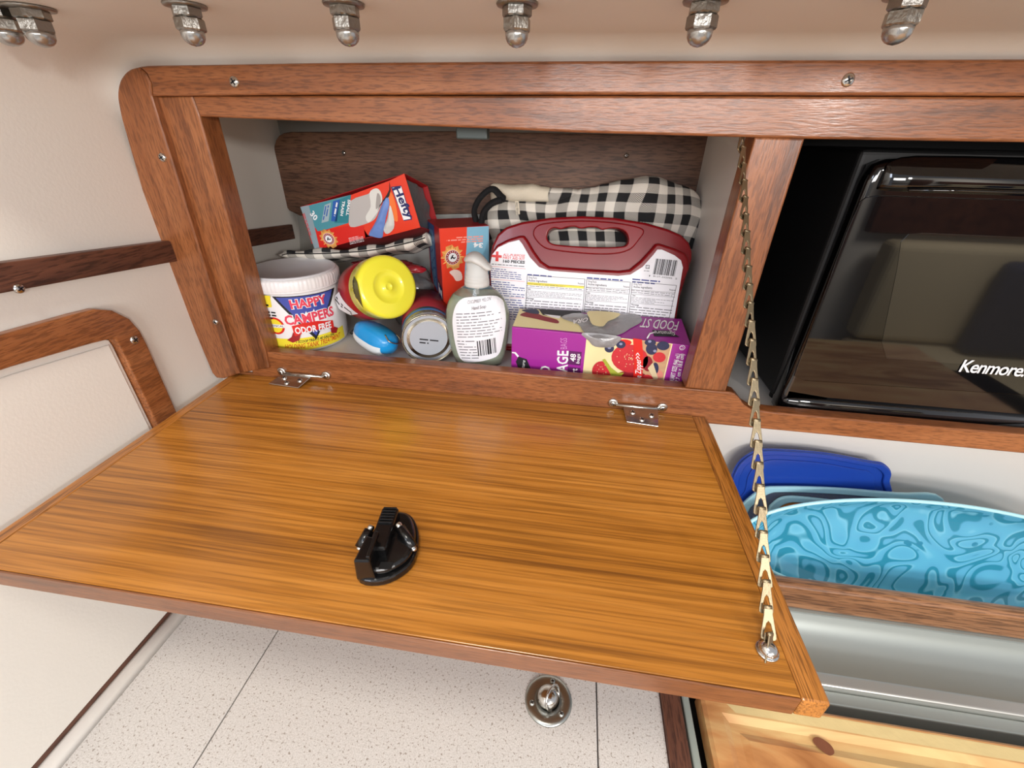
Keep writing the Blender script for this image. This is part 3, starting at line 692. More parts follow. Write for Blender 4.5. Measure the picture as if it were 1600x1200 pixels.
# lids
blueL = mat('blue_plastic', '1b3f9c', 0.3, coat=0.2, sub=0.1)
BS = Plane((0.69, 0.058, -0.14), (1, 0, 0), (0, 0.12, 0.99))
lo = sm([BS.uv(*q) for q in [(1136, 770), (1143, 738), (1158, 715), (1186, 701), (1230, 701), (1290, 706), (1345, 716), (1362, 719), (1378, 722), (1390, 734), (1388, 748), (1386, 778)]] + [(0.085, -0.06), (0.06, -0.085), (-0.04, -0.085), (-0.085, -0.055)], 5)
cxy = (sum(p[0] for p in lo) / len(lo), sum(p[1] for p in lo) / len(lo))
def sc(pl_, f, g=None): return [((p[0] - cxy[0]) * f + cxy[0], (p[1] - cxy[1]) * (g or f) + cxy[1]) for p in pl_]
bl = thing('container_lid', BS.pos(0, -0.08, 0), 'royal blue rounded plastic lid leaning on the white galley wall', 'lid')
m = M(); m.plate(BS, lo, 0.003, blueL, bevel=0.001); m.plate(BS, sc(lo, 0.80, 0.72), 0.0015, blueL, bevel=0.0006, w0=0.003); m.build('lid_panel', bl)
m = M(); m.plate(BS, sc(lo, 0.985), 0.0035, blueL, holes=[sc(lo, 0.90, 0.86)], bevel=0.0015, w0=0.0028, res=3); m.build('lid_rim', bl)
gask = mat('pale_blue_silicone', '9cc9d6', 0.35, coat=0.2)
clear = mat('clear_plastic', 'e8f2f5', 0.08, trans=0.9, ior=1.25)
def ringlid(name, S, px, label, amb):
    t = thing(name, S.pos(0, 0, 0), label, 'lid', 'clear lids with pale blue gaskets')
    pts = [S.uv(*q) for q in px[0]] + px[1]
    pts = sm(pts, 5); c = (sum(p[0] for p in pts) / len(pts), sum(p[1] for p in pts) / len(pts))
    inn = [((p[0] - c[0]) * 0.88 + c[0], (p[1] - c[1]) * 0.80 + c[1]) for p in pts]
    m = M(); m.plate(S, pts, 0.0045, gask, holes=[inn], bevel=0.0018, res=3); m.build('gasket', t)
    m = M(); m.plate(S, inn, 0.0015, amb, bevel=0.0004, w0=0.001); m.build('window', t)
amber = mat('amber_reflection', 'b4713a', 0.25, coat=0.2)  # reflection of orange wood, painted into a clear lid's window
G1 = Plane((0.72, 0.044, -0.16), (1, 0, 0), (0, 0.12, 0.99)); G2 = Plane((0.74, 0.034, -0.17), (1, 0, 0), (0, 0.12, 0.99))
ringlid('container_lid', G1, ([(1150, 800), (1160, 784), (1188, 762), (1215, 758), (1300, 760), (1400, 768), (1470, 776)], [(0.16, -0.02), (0.155, -0.06), (0.0, -0.06), (-0.10, -0.06)]), 'clear lid with pale blue gasket just in front of the blue lid', clear)
ringlid('container_lid', G2, ([(1198, 800), (1206, 784), (1225, 774), (1260, 775), (1340, 784), (1420, 790)], [(0.10, -0.03), (0.095, -0.055), (0.0, -0.055), (-0.07, -0.055)]), 'clear lid with pale blue gasket and painted-in amber reflection, close behind the platter', amber)

# ------------------------------------------------------------------ microwave
mwv = thing('microwave', (0.85, 0.12, 0.0056), 'black countertop microwave with glossy glass door, right of the locker', 'microwave')
m = M(); m.box((0.6135, 0.034, 0.0115), (1.15, 0.245, 0.2470), blackM, 0.004, 3)
m.build('body', mwv)
for fx in (0.645, 1.10):
    m = M(); m.lathe((fx if fx > 1 else 0.628, 0.05, 0.0020), (0, 0, 1), [(0.008, 0), (0.008, 0.010), (0.0001, 0.010)], blackM, 20); m.build('foot', mwv)
MS = Plane((0.6, 0.036, 0), (1, 0, 0), (0, 0, 1))
def mpx(pts, y=0.020): P = Plane((0.6, y, 0), (1, 0, 0), (0, 0, 1)); return [P.uv(*q) for q in pts]
door = mpx([(1211, 637), (1213, 630), (1232, 587), (1256, 530), (1320, 367), (1352, 285), (1366, 258), (1390, 249), (1430, 247)]) + [(0.40, 0.243), (0.40, 0.002)]
m = M(); m.plate(MS, door, 0.018, blackG, bevel=0.006, res=4, smooth=True)
m.build('door', mwv)
gl = mpx([(1240, 587), (1246, 570), (1322, 362), (1342, 316), (1352, 308), (1372, 305)], 0.018)
gl = gl + [(0.385, gl[-1][1] + 0.001), (0.385, gl[0][1] + 0.002)] + mpx([(1256, 594)], 0.018)
gla = mat('dark_glass', '060608', 0.02, coat=0.35)
m = M(); m.plate(Plane((0.6, 0.0185, 0), (1, 0, 0), (0, 0, 1)), gl, 0.0016, gla, bevel=0.0006)
m.build('glass', mwv)
wi = mpx([(1385, 560), (1378, 535), (1402, 420), (1408, 378), (1420, 366), (1440, 364)], 0.0165)
wi = [(p[0], p[1]) for p in wi]; wi = wi + [(0.37, wi[-1][1]), (0.37, wi[0][1])]
mesh = mat('window_screen', '1d1b18', 0.03, coat=0.5)
m = M(); m.plate(Plane((0.6, 0.0169, 0), (1, 0, 0), (0, 0, 1)), wi, 0.0003, mesh, bevel=0)
m.build('window', mwv)
# handle ledge across the top
m = M(); L0 = mpx([(1386, 291)], 0.014)[0]
pf = [(0.0179, L0[1] + 0.0225), (0.0165, L0[1] + 0.0215), (0.0150, L0[1] + 0.0200), (0.0118, L0[1] + 0.0150), (0.0095, L0[1] + 0.0080), (0.0088, L0[1] + 0.0020), (0.0100, L0[1] - 0.001), (0.0179, L0[1] - 0.004)]
m.loft([[(x, 0.0179 - (0.0179 - y) * f, L0[1] + (z - L0[1]) * (0.62 + 0.38 * f)) for y, z in pf] for x, f in ((0.6262, 0.0), (0.6272, 0.25), (0.6300, 0.55), (0.6350, 0.78), (0.645, 0.93), (0.68, 1.0), (1.0, 1.0))], blackG); m.build('handle', mwv)
m = M(); m.tube([(0.645, 0.0095, L0[1] - 0.0020), (0.68, 0.0075, L0[1] - 0.001), (1.0, 0.0075, L0[1] - 0.001)], 0.0011, blackG); 
m.build('handle_lip', mwv)
m = M(); pf = [(0.0179, 0.0045), (0.0140, 0.0055), (0.0128, 0.0100), (0.0127, 0.0160), (0.0138, 0.0205), (0.0179, 0.0235)]
m.loft([[(x, 0.0179 - (0.0179 - y) * f, 0.0105 + (z - 0.0105) * (0.6 + 0.4 * f)) for y, z in pf] for x, f in ((0.6185, 0.0), (0.6195, 0.3), (0.624, 0.6), (0.633, 0.85), (0.655, 1.0), (1.0, 1.0))], blackG); m.build('lower_trim', mwv)
TS = Plane((0.6, 0.0165, 0), (1, 0, 0), (0, 0, 1))
m = M(); m.text(TS, 'Kenmore.', (1497, 580), (1598, 588), (1501, 561), whiteI, bold=0.012, shear=0.32, w=0.0006, res=4, space=0.9); m.build('badge', mwv)

# ------------------------------------------------------------------ white tub of holding-tank treatment
FZ = 0.02
JC = Vector((0.0575, 0.069, FZ)); JR = 0.0505; JH = 0.072
whiteJ = mat('white_hdpe', 'eceaea', 0.35, coat=0.1)
jr = thing('plastic_tub', JC, 'white screw-lid tub with a blue triangle and red ribbon label', 'tub')
m = M(); m.lathe(JC, (0, 0, 1), [(JR - 0.006, 0), (JR - 0.0015, 0.0015), (JR, 0.006), (JR, JH - 0.003), (JR - 0.003, JH + 0.0005), (JR - 0.006, JH + 0.001)], whiteJ, 72)
m.build('tub_body', jr)
m = M(); m.lathe(JC, (0, 0, 1), [(JR - 0.002, JH + 0.001), (JR + 0.0012, JH + 0.0012), (JR + 0.0012, JH + 0.0035)] , whiteJ, 72)
m.lathe(JC, (0, 0, 1), [(JR + 0.0010, JH + 0.0030), (JR + 0.0012, JH + 0.004), (JR + 0.0012, JH + 0.0135), (JR - 0.0005, JH + 0.0165)], whiteJ, 288, wob=lambda t, k: 1 + 0.009 * (math.sin(t * 72) > 0) * (k in (1, 2)))
m.lathe(JC, (0, 0, 1), [(JR - 0.0003, JH + 0.0160), (JR - 0.002, JH + 0.0180), (JR - 0.0035, JH + 0.0184), (JR - 0.0045, JH + 0.0178), (0.0001, JH + 0.0172)], mat('lid_white', 'd6d6d9', 0.42), 72)
m.build('tub_lid', jr)
JS = Cyl(JC, (0, 0, 1), JR)
m = M()
m.decal(JS, [(0.0435 * -2.2, 0.0045), (0.080, 0.0045), (0.080, 0.020), (-0.0957, 0.020)], yellowI, 0.0003, px=False)
tri = [(428, 464), (519, 451), (494, 526)]
JSp = lambda a: a
m.decal(JS, [(425, 463), (522, 449), (494, 530)], ink, 0.0004)
m.decal(JS, [(431, 465), (518, 452), (494, 524)], mat('triangle_blue', '4350a6', 0.4), 0.0006)
m.decal(JS, [(473, 497), (478, 486), (484, 496), (490, 482), (495, 495), (502, 482), (505, 497), (513, 484), (510, 503), (494, 509)], whiteI, 0.0007)
for (s, bl_, br_, tl_) in (('HAPPY', (455, 482), (510, 472), (451, 469)), ('CAMPERS', (447, 507), (521, 491), (443, 493))):
    m.text(JS, s, bl_, br_, tl_, whiteI, 0.0008, bold=0.085); m.text(JS, s, bl_, br_, tl_, mat('letter_red', 'e2435a', 0.4), 0.0010, bold=0.035)
rib = [(456, 509), (475, 504), (495, 501), (519, 500), (521, 512), (500, 514), (480, 518), (461, 525)]
m.decal(JS, [(449, 531), (456, 526), (458, 519), (470, 522), (468, 531), (458, 535)], redD, 0.0009); m.decal(JS, [(514, 503), (521, 510), (527, 512), (525, 520), (517, 520)], redD, 0.0009)
m.decal(JS, rib, red, 0.0011)
m.text(JS, 'ODOR FREE', (462, 521), (517, 511), (460, 511), whiteI, 0.0013, bold=0.03)
m.text(JS, '1 SCOOP TREATS 40 GALLONS', (463, 536), (522, 523), (463, 532), ink, 0.0005, bold=0.02)
m.text(JS, 'HOLDING TANK TREATMENT', (446, 545), (531, 526), (446, 538), mat('letter_orange', 'd0661e', 0.5), 0.0005, bold=0.02)
m.decal(JS, [(404, 460), (422, 462), (425, 480), (409, 480)], yellowI, 0.0004)
m.rows(JS, (406, 462), (418, 463), (409, 478), 3, ink, 0.0006, fill=0.55, seed=4)
m.rows(JS, (411, 483), (430, 486), (415, 497), 3, ink, 0.0006, fill=0.5, seed=5)
c_ = JS.uv(431, 509)
m.decal(JS, ell(c_[0], c_[1], 0.0105, 0.0105), red, 0.0004, px=False); m.decal(JS, ell(c_[0], c_[1], 0.0082, 0.0082), yellowI, 0.0006, px=False)
m.decal(JS, [(c_[0] - 0.011, c_[1] - 0.002), (c_[0] + 0.011, c_[1] - 0.002), (c_[0] + 0.011, c_[1] + 0.002), (c_[0] - 0.011, c_[1] + 0.002)], whiteI, 0.0007, px=False)
m.text(JS, 'CHEMICAL', (c_[0] - 0.010, c_[1] - 0.001), (c_[0] + 0.010, c_[1] - 0.001), (c_[0] - 0.010, c_[1] + 0.0013), ink, 0.0009, px=False)
m.build('tub_label', jr)

# ------------------------------------------------------------------ yellow-lidded canister lying on its side
yel = mat('yellow_plastic', 'f2ea40', 0.25, coat=0.4, sub=0.05)
YC = at(608, 448, Y=0.045); YA = Vector((-0.72, 0.58, -0.32)).normalized(); YR = 0.0352
yc = thing('canister', YC, 'red canister on its side with a bright yellow lid facing out', 'canister')
m = M(); m.lathe(YC, YA, [(0.0001, 0.0008), (0.0035, 0.0008), (0.004, 0.0002), (0.0045, 0.0010), (0.017, 0.0014), (0.0180, 0.0004), (0.0192, 0.0006), (0.0300, 0.0000), (0.0325, 0.0006), (0.0345, 0.0025), (YR, 0.0055), (YR, 0.024), (YR - 0.001, 0.025)], yel, 64)
m.build('canister_lid', yc)
clearY = mat('yellow_clear', 'c9c24a', 0.2, coat=0.3)
m = M(); m.lathe(YC, YA, [(YR - 0.002, 0.0248), (YR - 0.001, 0.026), (YR - 0.001, 0.030), (YR - 0.003, 0.034)], clearY, 56)
m.lathe(YC, YA, [(YR - 0.003, 0.033), (YR - 0.0025, 0.036), (YR - 0.0005, 0.038), (YR - 0.0005, 0.064), (YR - 0.004, 0.068), (0.0001, 0.068)], mat('canister_red', '9c2020', 0.35, coat=0.2), 56)
m.build('canister_body', yc)
YS = Cyl(YC, -YA, YR - 0.0005)
m = M(); YS2 = Cyl(YC, -YA, YR)
m.decal(YS2, sm([(553, 432), (558, 440), (561, 455), (567, 478), (568, 481), (558, 466), (552, 450)], 3), mat('lid_window', '5c5a18', 0.4), 0.0003)
m.rows(YS2, (554, 436), (566, 476), (551, 438), 2, ink, 0.0005, seed=9)
m.build('lid_marking', yc)
m = M()
m.decal(YS, [(524, 462), (530, 456), (547, 480), (560, 490), (548, 492), (530, 482)], whiteI, 0.0004)
m.rows(YS, (527, 462), (552, 488), (524, 468), 2, ink, 0.0007, seed=19, fill=0.6)
m.build('canister_label', yc)

# ------------------------------------------------------------------ tin can lying with its silver base outwards
KC = at(671, 540, Y=0.026); KR = 0.0300; KC.z = FZ + KR; KA = Vector((-0.34, 0.93, 0.02)).normalized()
silver = mat('tin_plate', 'a5a294', 0.2, 1.0, bump=0.05, bscale=60)
canW = mat('can_label_pale', 'a9aeb6', 0.4); canB = mat('can_label_blue', '3c6aa0', 0.4); 
kc = thing('tin_can', KC, 'tin can lying down with its silver base facing out', 'can')
m = M(); m.lathe(KC, KA, [(0.0001, 0.0030), (0.018, 0.0030), (0.024, 0.0026), (0.0265, 0.0036), (0.0278, 0.0030), (0.0285, 0.0002), (0.0298, 0.0000), (0.0302, 0.0014), (0.0294, 0.0032)], silver, 64)
KP = Plane(KC + KA * 0.0029, (0.93, 0.34, 0), (0, 0, 1))
m.rows(KP, (-0.010, 0.002), (0.012, -0.002), (-0.011, -0.006), 2, ink, 0.0003, px=False, seed=12, fill=0.4)
m.build('can_base', kc)
m = M(); m.lathe(KC, KA, [(0.0290, 0.0028), (0.0295, 0.0034), (0.0295, 0.0160)], canW, 56); m.lathe(KC, KA, [(0.0295, 0.0160), (0.0296, 0.026)], canB, 56)
m.lathe(KC, KA, [(0.0296, 0.026), (0.0296, 0.085), (0.0001, 0.085)], mat('can_label_red', '8a2630', 0.4), 56)
KS = Cyl(KC, -KA, 0.0296, ref=(0, 0, 1))
m.rows(KS, (-0.028, -0.006), (0.018, -0.006), (-0.028, -0.014), 2, inkG, 0.0004, px=False, seed=11, fill=0.4)
m.build('can_body', kc)

# ------------------------------------------------------------------ blue clip case
blueC = mat('blue_case', '1f97dc', 0.28, coat=0.3)
CC = Vector((0.163, 0.046, FZ + 0.019)); cx_ = Vector((0.80, -0.44, -0.18)).normalized(); cy_ = Vector((0.38, 0.82, -0.30)); cy_ = (cy_ - cx_ * cy_.dot(cx_)).normalized(); cz_ = cx_.cross(cy_)
cc = thing('clip_case', CC - Vector((0, 0, 0.019)), 'small bright blue plastic case with a wire clip, in front of the yellow lid', 'case')
def cring(t, s0=1.0):
    x = -0.031 + 0.062 * t; prof = max(0.0, 1 - abs(2 * t - 1) ** 3.2) ** 0.5
    ry = (0.0195 - 0.003 * t) * max(prof, 0.06) * s0; rz = (0.0135 + 0.002 * t) * max(prof, 0.06) * s0; out = []
    for i in range(36):
        a = 2 * math.pi * i / 36; c, s_ = math.cos(a), math.sin(a)
        out.append(CC + cx_ * x + cy_ * ry * math.copysign(abs(c) ** 0.75, c) + cz_ * rz * math.copysign(abs(s_) ** 0.75, s_))
    return out
m = M(); m.loft([cring(i / 24) for i in range(25)], blueC); m.build('case_body', cc)
m = M(); vs = [v - cz_ * 0.0020 - cy_ * 0.001 for v in (p for i in range(3, 22) for p in cring(i / 24, 0.97))]
m.loft([[q - cz_ * 0.0040 - cy_ * 0.0006 for q in cring(i / 24, 0.94)] for i in range(2, 22)], mat('case_white', 'dfe6ea', 0.4)); m.build('case_base', cc)
m = M(); e0 = CC + cx_ * 0.0245 + cz_ * 0.0075
w = [e0 + cx_ * a + cy_ * b_2 + cz_ * c2 for a, b_2, c2 in ((-0.004, 0.0085, 0.0050), (0.004, 0.009, 0.002), (0.0072, 0.006, -0.0005), (0.0085, 0.0, -0.0010), (0.0075, -0.006, 0.0), (0.0045, -0.0095, 0.001), (-0.004, -0.0085, 0.0045))]
m.tube(sm(w, 5, closed=False), 0.0008, steel); m.build('wire_clip', cc)
m = M(); e1 = CC - cx_ * 0.027; m.tube([e1 + cy_ * 0.004 - cz_ * 0.002, e1 - cx_ * 0.003 - cy_ * 0.006 - cz_ * 0.004, e1 - cy_ * 0.014 - cz_ * 0.008], [0.002, 0.0026, 0.002], blackM); m.build('strap', cc)
CSf = Plane(CC + cz_ * 0.0139, cx_, cy_); m = M()
m.decal(CSf, [(-0.012, 0.002), (-0.006, 0.002), (-0.006, 0.008), (-0.012, 0.008)], mat('case_print', 'a9dcf2', 0.4), 0.0008, px=False, holes=[[(-0.0112, 0.0028), (-0.0068, 0.0028), (-0.0068, 0.0072), (-0.0112, 0.0072)][::-1]])
m.text(CSf, 'W', (-0.0108, 0.0035), (-0.0072, 0.0035), (-0.0108, 0.0066), whiteI, 0.0009, px=False, bold=0.02); m.build('case_logo', cc)

# ------------------------------------------------------------------ hand soap
sx, sy = 0.2885, 0.040
liq = mat('soap_liquid', 'dbe8d2', 0.15, trans=0.55, ior=1.1, coat=0.3)
clr = mat('bottle_plastic', 'f6faf5', 0.04, trans=0.96, ior=1.06, coat=0.5)
pumpM = mat('pump_plastic', 'efefec', 0.25, trans=0.35, ior=1.2, coat=0.2)
sp = thing('soap_bottle', (sx, sy, FZ), 'clear pump bottle of pale green hand soap, standing in front', 'soap bottle')
def sring(z, rx, ry, n=48, e=0.85):
    out = []
    for i in range(n):
        a = 2 * math.pi * i / n; c, s_ = math.cos(a), math.sin(a)
        out.append(Vector((sx + rx * math.copysign(abs(c) ** e, c), sy + ry * math.copysign(abs(s_) ** e, s_), FZ + z)))
    return out
bp_ = [(0.000, 0.024, 0.012), (0.0015, 0.0275, 0.0150), (0.010, 0.0310, 0.0172), (0.030, 0.0345, 0.0188), (0.050, 0.0362, 0.0195), (0.062, 0.0355, 0.0192), (0.072, 0.0325, 0.0180), (0.081, 0.0270, 0.0160), (0.087, 0.0195, 0.0135), (0.0905, 0.0135, 0.0120), (0.0925, 0.0115, 0.0115), (0.0965, 0.0112, 0.0112)]
m = M(); m.loft([sring(*q) for q in bp_], clr); m.build('bottle', sp)
m = M(); m.loft([sring(z + 0.0012, rx - 0.0016, ry - 0.0016) for z, rx, ry in bp_[:8]] + [sring(0.0822, 0.0255, 0.0145)], liq); m.build('liquid', sp)
m = M(); m.tube([(sx, sy, FZ + 0.006), (sx, sy, FZ + 0.095)], 0.0025, pumpM); m.build('dip_tube', sp)
SS = Plane((sx, sy - 0.0190, FZ), (1, 0, 0), (0, 0, 1))
class Soapf:    # front of the bottle as a shallow elliptic surface
    step = 0.004
    def uv(s, px, py):
        p = at(px, py, Y=sy - 0.0165); return (p.x, p.z - FZ)
    def pos(s, u, v, w=0):
        for k in range(len(bp_) - 1):
            if bp_[k][0] <= v <= bp_[k + 1][0] + 1e-9:
                f = (v - bp_[k][0]) / (bp_[k + 1][0] - bp_[k][0]); rx = bp_[k][1] * (1 - f) + bp_[k + 1][1] * f; ry = bp_[k][2] * (1 - f) + bp_[k + 1][2] * f; break
        else: rx, ry = 0.03, 0.017
        c = min(0.999, abs((u - sx) / rx)) ** (1 / 0.85); s_ = math.sqrt(1 - c * c) ** 0.85
        return Vector((u, sy - ry * s_ - w - 0.0009, FZ + v))
SF = Soapf()
lab = sm([(707, 505), (711, 480), (722, 467), (740, 464), (764, 464), (778, 470), (786, 483), (789, 505), (785, 535), (778, 556), (760, 562), (738, 565), (722, 563), (713, 545)], 4)
m = M(); m.decal(SF, lab, paper, 0.0003)
m.text(SF, 'CUCUMBER MELON', (731, 474), (766, 470), (731, 469), inkG, 0.0006)
m.text(SF, 'Hand Soap', (738, 483), (760, 480), (738, 478), inkG, 0.0006, bold=0.01)
m.rows(SF, (713, 488), (783, 483), (716, 528), 9, inkG, 0.0006, seed=21, fill=0.26)
m.rows(SF, (714, 530), (742, 529), (722, 561), 7, inkG, 0.0006, seed=22, fill=0.28)
m.bars(SF, (746, 531), (774, 527), (748, 555), ink, seed=5, w=0.0006, n=18)
m.build('back_label', sp)
m = M()
zc = FZ + 0.0915
m.lathe((sx, sy, zc), (0, 0, 1), [(0.0110, 0.000), (0.0132, 0.0005), (0.0133, 0.004), (0.0128, 0.0045), (0.0130, 0.005), (0.0130, 0.0075), (0.0124, 0.008), (0.0126, 0.0085), (0.0126, 0.0115), (0.0118, 0.012), (0.0118, 0.016), (0.0108, 0.0168), (0.0108, 0.024), (0.0080, 0.0245), (0.0075, 0.028), (0.0001, 0.0285)], pumpM, 40)
m.build('pump_collar', sp)
m = M()
rg_ = []
for i in range(13):
    t = i / 12; z = zc + 0.0270 + 0.0045 * math.sin(math.pi * min(1, t * 1.2)) ; x = -0.0125 + 0.030 * t
    wy = 0.0125 * math.sqrt(max(0.02, 1 - (2 * min(t, 0.5) - 0.0 - 1) ** 2)) if t < 0.5 else 0.0125 - (t - 0.5) * 0.015
    hz = 0.0050 * math.sqrt(max(0.03, 1 - (2 * t - 1) ** 2)) + 0.0006
    rg_.append([Vector((sx + x, sy - 0.002 + wy * math.cos(a) - 0.006 * t, z - 0.006 * t * t + hz * math.sin(a))) for a in (2 * math.pi * k / 20 for k in range(20))])
m.loft(rg_, pumpM); m.build('pump_head', sp)

# ------------------------------------------------------------------ first aid kit
kitR = mat('kit_red', '7d0812', 0.27, coat=0.1, sub=0.02)
LN = Vector((0, 0.26, 0.966)).normalized()
KO = Vector((0.40, 0.0690, FZ)); KF = Plane(KO, (1, 0, 0), LN)
kt = thing('first_aid_kit', KO + Vector((0, 0.04, 0)), 'red plastic first aid kit with moulded handle and white fact label', 'first aid kit')
def kp(l): return [KF.uv(*q) for q in l]
outl = kp([(764, 400), (768, 383), (776, 366), (790, 354), (815, 346), (860, 339), (910, 336.5), (960, 339), (1010, 347), (1045, 357), (1066, 366), (1078, 378), (1083, 392), (1083, 405)]) + [(0.1115, 0.08), (0.1115, 0.012), (0.104, 0.002), (-0.100, 0.002), (-0.1085, 0.012), (-0.1085, 0.08)]
hole = sm(kp([(855, 372), (857, 361), (866, 356), (876, 358), (886, 355), (898, 354), (908, 357), (919, 355), (932, 355), (941, 359), (952, 357), (965, 357), (977, 362), (982, 372), (980, 381), (970, 385), (930, 386), (880, 383), (862, 380)]), 4)
hole2 = sm(kp([(852, 371), (859, 357), (880, 353), (920, 352), (960, 354), (979, 360), (985, 373), (976, 385), (950, 389), (880, 386), (858, 382)]), 3)
m = M(); KB = Plane(KO - KF.n * 0.044, KF.x, KF.y)
m.plate(KB, outl, 0.0205, kitR, holes=[hole2], bevel=0.0028, res=3, smooth=True)
m.build('rear_shell', kt)
m = M(); KB2 = Plane(KO - KF.n * 0.023, KF.x, KF.y)
m.plate(KB2, outl, 0.019, kitR, holes=[hole2], bevel=0.0028, res=3, smooth=True)
panel = kp([(765, 412), (768, 395), (776, 383), (793, 374), (812, 368), (819, 368), (824, 374), (835, 393), (846, 408), (858, 416), (910, 420), (968, 423), (984, 421), (1000, 408), (1015, 392), (1024, 381), (1030, 380), (1055, 388), (1070, 395), (1076, 404), (1077, 420)]) + [(0.106, 0.08), (0.106, 0.006), (-0.103, 0.006), (-0.104, 0.08)]
m.plate(KF, panel, 0.006, kitR, bevel=0.0028, w0=-0.0045, res=3, smooth=True)
m.build('front_shell', kt)
rim_o = sm(kp([(833, 368), (838, 353), (860, 347), (910, 344), (960, 347), (998, 354), (1007, 362), (998, 376), (985, 390), (960, 397), (920, 397), (870, 392), (848, 386)]), 4)
m = M(); m.plate(KF, rim_o, 0.0035, kitR, holes=[hole], bevel=0.0016, w0=-0.0045, res=3, smooth=True); m.build('handle', kt)
KL = Plane(KO + KF.n * 0.0016, KF.x, KF.y)
lb = [(766, 412), (769, 398), (778, 387), (795, 379), (811, 375), (816, 381), (828, 402), (842, 417), (858, 423), (910, 427), (966, 431), (985, 429), (1004, 417), (1021, 398), (1027, 390), (1034, 390), (1054, 399), (1064, 407), (1067, 418), (1053, 500)]
lbl = [KL.uv(*q) for q in lb]
lbl = lbl + [(0.100, 0.012), (-0.098, 0.012)]
m = M(); m.decal(KL, lbl, paper, 0.0002, px=False)
ru = lambda *a, **k: m.rows(KL, *a, **k)
def lin_(a, b2, mt=ink, t=0.6):
    m.decal(KL, [(a[0], a[1] - t / 2), (b2[0], b2[1] - t / 2), (b2[0], b2[1] + t / 2), (a[0], a[1] + t / 2)], mt, 0.0004)
def vl(a, b2, t=0.7): m.decal(KL, [(a[0] - t / 2, a[1]), (b2[0] - t / 2, b2[1]), (b2[0] + t / 2, b2[1]), (a[0] + t / 2, a[1])], ink, 0.0004)
cross = [(775, 393), (779, 393), (779, 398.5), (784, 399), (784, 403), (779, 402.6), (779, 408.5), (774, 408), (774.5, 402.4), (768, 401.6), (768.5, 397.8), (775, 398.3)]
m.decal(KL, cross, red, 0.0004)
m.text(KL, 'ALL-PURPOSE', (786, 400), (820, 402), (786.6, 396), red, bold=0.01)
m.text(KL, 'FIRST AID KIT', (786, 404.5), (820, 406.5), (786, 400.8), red, bold=0.015)
m.text(KL, '160 PIECES', (786, 410), (820, 412), (786.3, 405.8), ink, bold=0.04)
ru((768, 411), (820, 415), (768, 414), 1, inkG, seed=30, fill=0.4)
lin_((767, 416), (821, 420), red, 0.4); lin_((767, 436), (820, 440), red, 0.4); lin_((796, 465), (820, 466), red, 0.4)
ru((767, 418), (816, 422), (766, 434), 5, inkB, seed=31, fill=0.35); ru((767, 438), (820, 442), (767, 462), 7, inkB, seed=32, fill=0.35); ru((786, 466), (816, 468), (792, 500), 9, inkB, seed=33, fill=0.35)
ru((824, 427), (862, 430), (824, 430.5), 1, inkB, seed=34, fill=0.6)
ru((917, 432), (973, 436), (917, 435.5), 1, inkB, seed=35, fill=0.6); ru((988, 434), (1034, 438), (988, 442), 2, inkB, seed=36, fill=0.5)
m.decal(KL, [(824, 440.5), (913, 447), (912, 451), (824, 445)], yellowI, 0.0003)
for (x0, y0, x1, y1, xb0, xb1, lab3) in ((824, 430, 914, 436, 820, 909, 'Active ingredient'), (917, 436, 985, 441, 911, 978, 'Active ingredients'), (988, 440, 1057, 446, 981, 1043, 'Active ingredients')):
    sl = (y1 - y0) / (x1 - x0)
    lin_((x0, y0), (x1, y1)); vl((x0, y0), (xb0, 508)); vl((x1, y1), (xb1, 508))
    m.text(KL, 'Drug Facts', (x0 + 2, y0 + 5), (x0 + 15, y0 + 6), (x0 + 2, y0 + 1.6), ink)
    m.text(KL, lab3, (x0 + 1.5, y0 + 9.4), (x0 + 31, y0 + 11.6), (x0 + 1.5, y0 + 6.2), ink, bold=0.01)
    m.text(KL, 'Purpose', (x1 - 11, y1 + 8.0), (x1 - 2, y1 + 8.6), (x1 - 11, y1 + 5.4), ink, bold=0.01)
    for k, (dy, n_) in enumerate(((12, 2), (19, 4), (33, 6))):
        lin_((x0 - 0.08 * dy, y0 + dy + 0.3), (x1 - 0.14 * dy, y1 + dy - 0.5), ink, 0.4)
        h_ = (19, 33, 62)[k] - dy
        if k == 2: m.text(KL, 'Warnings', (x0 - 2, y0 + dy + 4), (x0 + 10, y0 + dy + 5), (x0 - 2, y0 + dy + 1.3), ink, bold=0.02)
        else: m.text(KL, 'Uses', (x0, y0 + dy + 3.6), (x0 + 5, y0 + dy + 3.9), (x0, y0 + dy + 1.2), ink, bold=0.02) if k == 1 else None
        y_ = y0 + dy + (4.4 if k else 0.3)
        ru((x0 + 0.5 - 0.1 * dy, y_), (x1 - 2 - 0.14 * dy, y_ + (y1 - y0)), (x0 - 0.1 * (dy + h_), y0 + dy + h_ - 1), n_, inkG, seed=40 + k + int(x0), fill=0.3)
m.bars(KL, (1025, 404), (1059, 407), (1020, 428.5), ink, seed=8, n=34)
m.text(KL, '8137-202045', (1020.5, 432.5), (1050, 436), (1020.7, 430), ink); m.text(KL, '1', (1014, 432), (1015.5, 432.2), (1014.3, 429.6), ink); m.text(KL, '5', (1055, 436.5), (1057.5, 436.8), (1055.3, 434), ink)
m.decal(KL, [(1009, 414), (1015, 414.3), (1014.6, 420), (1008.6, 419.6)], ink, 0.0004); m.decal(KL, [(1009.8, 414.9), (1014.2, 415.1), (1013.8, 419), (1009.5, 418.8)], paper, 0.0006)
m.text(KL, 'TA', (1010.2, 418.2), (1013.4, 418.4), (1010.4, 415.6), ink, 0.0008); ru((1006, 422), (1015, 422.6), (1006, 424), 1, inkG, seed=50)
m.build('fact_label', kt)

